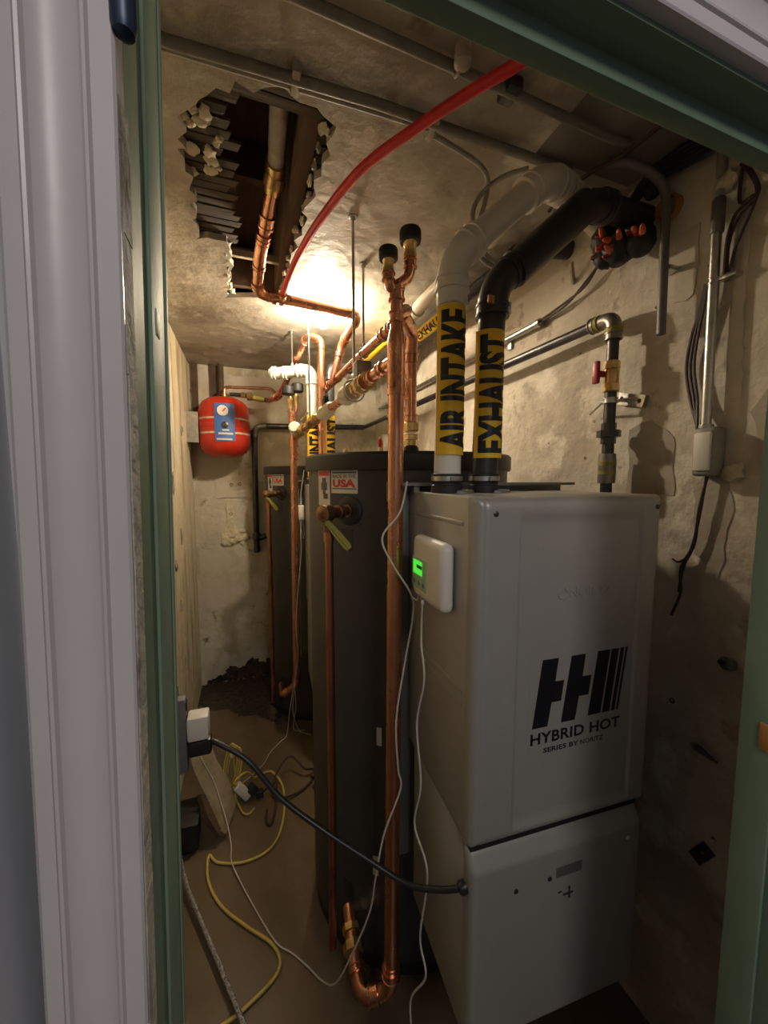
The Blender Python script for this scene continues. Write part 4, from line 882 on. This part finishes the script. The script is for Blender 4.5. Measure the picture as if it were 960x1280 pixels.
MB().tube(spline([(.935, 1.04, 2.493), (.918, .95, 2.488), (.908, .86, 2.474), (.918, .775, 2.459), (.930, .70, 2.462), (.95, .55, 2.480), (.97, .40, 2.4885)]), .0055, 8).build('cable', 'brcord', t)
MB().bbox((.958, .43, 2.478), (.978, .445, 2.496), .002).build('staple', 'steel', t)
# bulb
t = thing('light_bulb', 'bare glowing bulb in a porcelain holder on the ceiling', 'light bulb', (.392, 1.95, 2.38))
MB().lathe((.392, 1.95, 2.5), (0, 0, -1), [(0, .055), (.006, .056), (.012, .05), (.018, .028), (.040, .022), (.044, .018)], 28).build('holder', 'porcelain', t)
MB().lathe((.392, 1.95, 2.458), (0, 0, -1), [(0, .013), (.008, .014), (.02, .020), (.034, .0285), (.046, .030), (.058, .0275), (.068, .019), (.073, .006)], 24).build('bulb', 'bulb', t, 80)
# threaded rods
for x, y, zb, lab in ((.361, 1.288, 1.982, 'long threaded rod holding up the valve line'), (.474, 1.545, 2.178, 'shorter threaded rod holding up the copper header'), (.288, 2.362, 2.300, 'short bright rod beside the white elbow'), (.321, 1.97, 1.935, 'thin bright rod in front of the white intake pipe')):
    t = thing('threaded_rod', lab, 'rod', (x, y, zb))
    MB().tube([(x, y, zb), (x, y, 2.498)], .0048, 8).build('rod', 'steel', t)
    m = MB(); m.lathe((x, y, 2.5), (0, 0, -1), [(0, .016), (.003, .016), (.004, .009), (.014, .009)], 10); m.build('flange', 'steel', t)
    m = MB(); hexnut(m, (x, y, zb + .012), (0, 0, 1), .009, .010); m.build('nut', 'steel', t)
    if y < 1.9: MB().torus((x, y, zb - (.037 if y < 1.4 else .021)), (0, 1, 0), .037 if y < 1.4 else .0205, .003, 18, 6).build('hanger_ring', 'steel', t)
# red tubing
t = thing('red_tubing', 'red plastic tube curving from the copper main across the ceiling', 'tube', (.3, 1.2, 2.40))
MB().tube(spline([(.176, 1.735, 2.405), (.178, 1.66, 2.412), (.188, 1.54, 2.416), (.205, 1.40, 2.42), (.238, 1.215, 2.42), (.298, .995, 2.42), (.381, .84, 2.42), (.461, .714, 2.42), (.51, .645, 2.42), (.60, .50, 2.425), (.70, .345, 2.43)]), .0115, 12).build('tube', 'pex', t)
ring(m := MB(), (.177, 1.715, 2.407), (0, 1, 0), .014, .03, 12); m.tube([(.176, 1.735, 2.405), (.170, 1.775, 2.415)], .010, 10); m.build('crimp', 'brass', t)
MB().tube(spline([(.176, 1.735, 2.41), (.205, 1.73, 2.415), (.215, 1.755, 2.41), (.20, 1.785, 2.42)]), .005, 8).build('hook', 'copper_old', t)

# ------------------------------------------------------------------ floor clutter and cords
t = thing('outlet_board', 'dark board with an outlet strip beside the green left jamb', 'outlet', (-.2, 1.0, .94))
MB().bbox((-.36, .995, .94), (-.165, 1.02, 1.145), .003).build('board', 'wood', t)
MB().bbox((-.175, .972, .945), (-.145, 1.0, 1.13), .004).build('outlet_strip', 'grayink', t)
MB().bbox((-.151, .975, .962), (-.144, .998, 1.12), .002).build('outlet_face', 'inkgray', t)
t = thing('plug_adapter', 'white plug adapter on the outlet strip above the black plug', 'plug', (-.12, .98, 1.02))
MB().bbox((-.143, .960, 1.028), (-.096, 1.005, 1.086), .005).build('body', 'white', t)
MB().box((-.150, .975, 1.045), (-.142, .99, 1.07)).build('prongs', 'steel', t)
t = thing('black_power_cable', 'thick black power cable slung from the outlet to the heater', 'cable', (.1, .9, .74))
MB().bbox((-.143, .965, .985), (-.092, 1.0, 1.024), .006).build('plug', 'bcord', t)
MB().tube(spline([(-.095, .982, 1.010), (-.074, .97, 1.004), (-.01, .94, .965), (.06, .90, .882), (.147, .85, .819), (.245, .78, .771), (.319, .72, .745), (.372, .67, .765), (.408, .640, .787)]), .0066, 10).build('cable', 'bcord', t)
MB().lathe((.416, .640, .789), (-1, 0, -.2), [(0, .013), (.010, .013), (.016, .009)], 12).build('strain_relief', 'bcord', t)
# leaning board
t = thing('old_board', 'broken pale board leaning against the left wall', 'board', (-.2, 1.95, 0))
q0, q1 = V((-.10, 1.83, .015)), V((-.255, 1.97, .36)); ax = (q1 - q0); sd = V((.42, .90, .12)).normalized(); sd = (sd - ax.normalized() * sd.dot(ax.normalized())).normalized(); nn = ax.cross(sd).normalized()
MB().prism([(0, -.06), (.1, -.085), (.45, -.075), (.8, -.08), (1.0, -.06), (1.03, .0), (.98, .07), (.7, .06), (.4, .075), (.15, .06)], lambda u, v, d: q0 + ax * u + sd * v + nn * d, -.014, .014).build('plank', 'board', t)
MB().prism([(.05, -.10), (.3, -.115), (.55, -.105), (.5, -.08), (.1, -.08)], lambda u, v, d: q0 + ax * u + sd * v + nn * d, -.02, .004).build('splinter', 'wood', t)
BRD = lambda u, v, d=.0175: q0 + ax * u + sd * v - nn * d
t = thing('dark_bucket', 'dark low container by the left jamb behind the yellow cord', 'container', (-.27, 1.78, 0))
MB().bbox((-.345, 1.745, 0), (-.236, 1.90, .14), .02, seg=3).build('body', 'bcord', t)
MB().bbox((-.350, 1.740, .13), (-.231, 1.905, .145), .005).build('rim', 'rubber', t)
t = thing('cord_outlet', 'white cord end with black adapter lying on the floor', 'plug', (-.05, 1.98, 0))
mt = Matrix.Translation((-.045, 1.975, .046)) @ Matrix.Rotation(R(-35), 4, 'Y') @ Matrix.Rotation(R(20), 4, 'Z')
MB().bbox((-.022, -.022, -.034), (.022, .022, .060), .006, mt).build('body', 'white', t)
MB().bbox((.012, -.030, -.042), (.055, .018, .0), .005, mt).build('adapter', 'bcord', t)
def cord(name, label, pts, r, m, cat='cord', n=8, extra=None):
    mb = MB().tube(spline([V(p) for p in pts]), r, n)
    o = thing(name, label, cat, (pts[0][0], pts[0][1], 0))
    mb.build('cord', m, o)
    return o
ye = mt @ V((0, 0, .058)); yd = (mt @ V((0, 0, 1)) - mt @ V((0, 0, 0)))
o = cord('yellow_extension_cord', 'yellow extension cord tangled on the floor by the leaning board', [ye + yd * .02, ye + yd * .035 + V((.022, .008, 0)), (-.035, 2.01, .125), (-.008, 2.07, .060), (.005, 2.10, .014), (.03, 2.115, .008), (.10, 2.12, .008), (.15, 1.98, .008), (.13, 1.78, .008), (.07, 1.66, .008), (-.04, 1.63, .008), (-.15, 1.665, .008), (-.19, 1.71, .010), (-.185, 1.60, .008), (-.13, 1.48, .008), (-.04, 1.375, .008), (.05, 1.28, .008), (.06, 1.20, .008), (-.05, 1.14, .008), (-.18, 1.10, .008), (-.24, .98, .008)], .0055, 'ycord')
MB().lathe(ye - yd * .002, yd, [(0, .011), (.012, .010), (.024, .006)], 10).build('connector', 'ycord', o)
o = cord('yellow_cord_coil', 'loose coil of yellow cord standing beside the leaning board', [(-.118 + .034 * math.cos(k * .9) + .0015 * k, 2.09 + .030 * math.sin(k * .9) - .002 * k, .125 + .105 * math.sin(k * .9 + .6)) for k in range(24)] + [(-.085, 2.06, .03), (-.088, 2.01, .010), (-.072, 1.95, .008), (-.050, 1.89, .008), (-.022, 1.875, .008), (.002, 1.90, .008)], .0045, 'ycord')
MB().torus((-.105, 2.065, .200), (1, .3, 0), .014, .004, 12, 6).build('tie', 'wcord', o)
o = cord('brown_extension_cord', 'dark brown cord looping on the floor beside the tank', [(.36, 2.06, .01), (.31, 1.99, .012), (.24, 1.93, .01), (.15, 1.90, .024), (.09, 1.95, .012), (.12, 2.04, .05), (.20, 2.10, .09), (.27, 2.03, .05), (.32, 2.04, .02), (.33, 1.96, .016), (.30, 1.93, .012), (.36, 1.90, .01)], .006, 'brcord')
MB().blob((.315, 2.0, .02), (.02, .02, .014), 5, .2, 2).build('knot', 'brcord', o)
o = cord('brown_plug_lead', 'short dark lead between the floor adapter and the brown cord', [(.045, 1.962, .030), (.075, 1.968, .046), (.115, 1.98, .056), (.112, 1.93, .050), (.10, 1.86, .014), (.075, 1.78, .008), (.055, 1.80, .008), (.06, 1.87, .008)], .0055, 'brcord')
MB().bbox((.012, 1.945, .012), (.050, 1.978, .046), .005).build('plug', 'bcord', o)
o = cord('white_sensor_wire', 'thin white wire draped down the large copper riser to the floor', [(.392, .905, 1.642), (.371, .900, 1.565), (.323, .900, 1.502), (.349, .895, 1.433), (.399, .890, 1.35), (.406, .895, 1.289), (.384, .897, 1.162), (.361, .897, 1.011), (.367, .897, .874), (.374, .897, .814), (.330, .905, .690), (.308, .91, .57), (.296, .94, .42), (.242, 1.0, .20), (.218, 1.065, .065), (.190, 1.125, .014), (.155, 1.18, .006), (.11, 1.235, .006), (.06, 1.287, .006), (0, 1.41, .006), (-.06, 1.547, .008), (-.097, 1.643, .0175), (-.10, 1.72, .012), BRD(.04, -.05, .026), BRD(.25, -.03, .023), BRD(.55, -.01), BRD(.8, -.02), BRD(.97, -.01)], .0026, 'wcord', n=6)
MB().tube(spline([(.399, .89, 1.345), (.402, .86, 1.345), (.400, .845, 1.37)], 4), .0026, 6).build('cord', 'wcord', o)
o = cord('white_remote_wire', 'thin white wire falling from the thermostat remote to the floor', [(.388, .80, 1.362), (.388, .805, 1.26), (.386, .784, 1.176), (.388, .826, 1.04), (.388, .801, .9), (.386, .831, .766), (.388, .761, .704), (.386, .793, .494), (.388, .764, .419), (.37, .813, .29), (.37, .80, .15), (.36, .86, .008)], .0026, 'wcord', n=6)
MB().lathe((.388, .80, 1.354), (0, 0, 1), [(0, .004), (.01, .004)], 8).build('strain_relief', 'white', o)
o = cord('white_back_wire', 'thin white wires trailing from the sensor box down the back riser', [(.330, 2.40, 1.40), (.322, 2.39, 1.32), (.322, 2.378, 1.20), (.300, 2.366, 1.0), (.280, 2.366, .75), (.288, 2.366, .55), (.262, 2.362, .38), (.23, 2.36, .2), (.21, 2.38, .03), (.17, 2.36, .008), (.10, 2.28, .006), (.06, 2.20, .006), (-.02, 2.12, .006), (-.08, 2.06, .02)], .0024, 'wcord', n=6)
for pts in ([(.262, 2.36, .36), (.27, 2.38, .2), (.26, 2.44, .02), (.33, 2.42, .008)], [(.265, 2.36, .37), (.25, 2.37, .18), (.29, 2.40, .03), (.32, 2.39, .010), (.36, 2.36, .008)], [(.335, 2.40, 1.40), (.344, 2.39, 1.33), (.338, 2.388, 1.28), (.324, 2.388, 1.34)], [(.330, 2.405, 1.48), (.330, 2.40, 1.56), (.345, 2.36, 1.70)]):
    MB().tube(spline(pts), .0024, 6).build('cord', 'wcord', o)
o = cord('braided_hose', 'braided steel cable on the floor inside the left jamb', [(-.30, 1.70, .05), (-.256, 1.57, .04), (-.20, 1.44, .03), (-.125, 1.27, .027), (-.065, 1.132, .027), (-.04, 1.07, .025), (.02, .90, .02), (.05, .70, .012)], .0085, 'braid')
MB().lathe((-.30, 1.70, .05), (-.3, .9, .1), [(0, .011), (.03, .011), (.032, .007)], 10).build('end_fitting', 'steel', o)
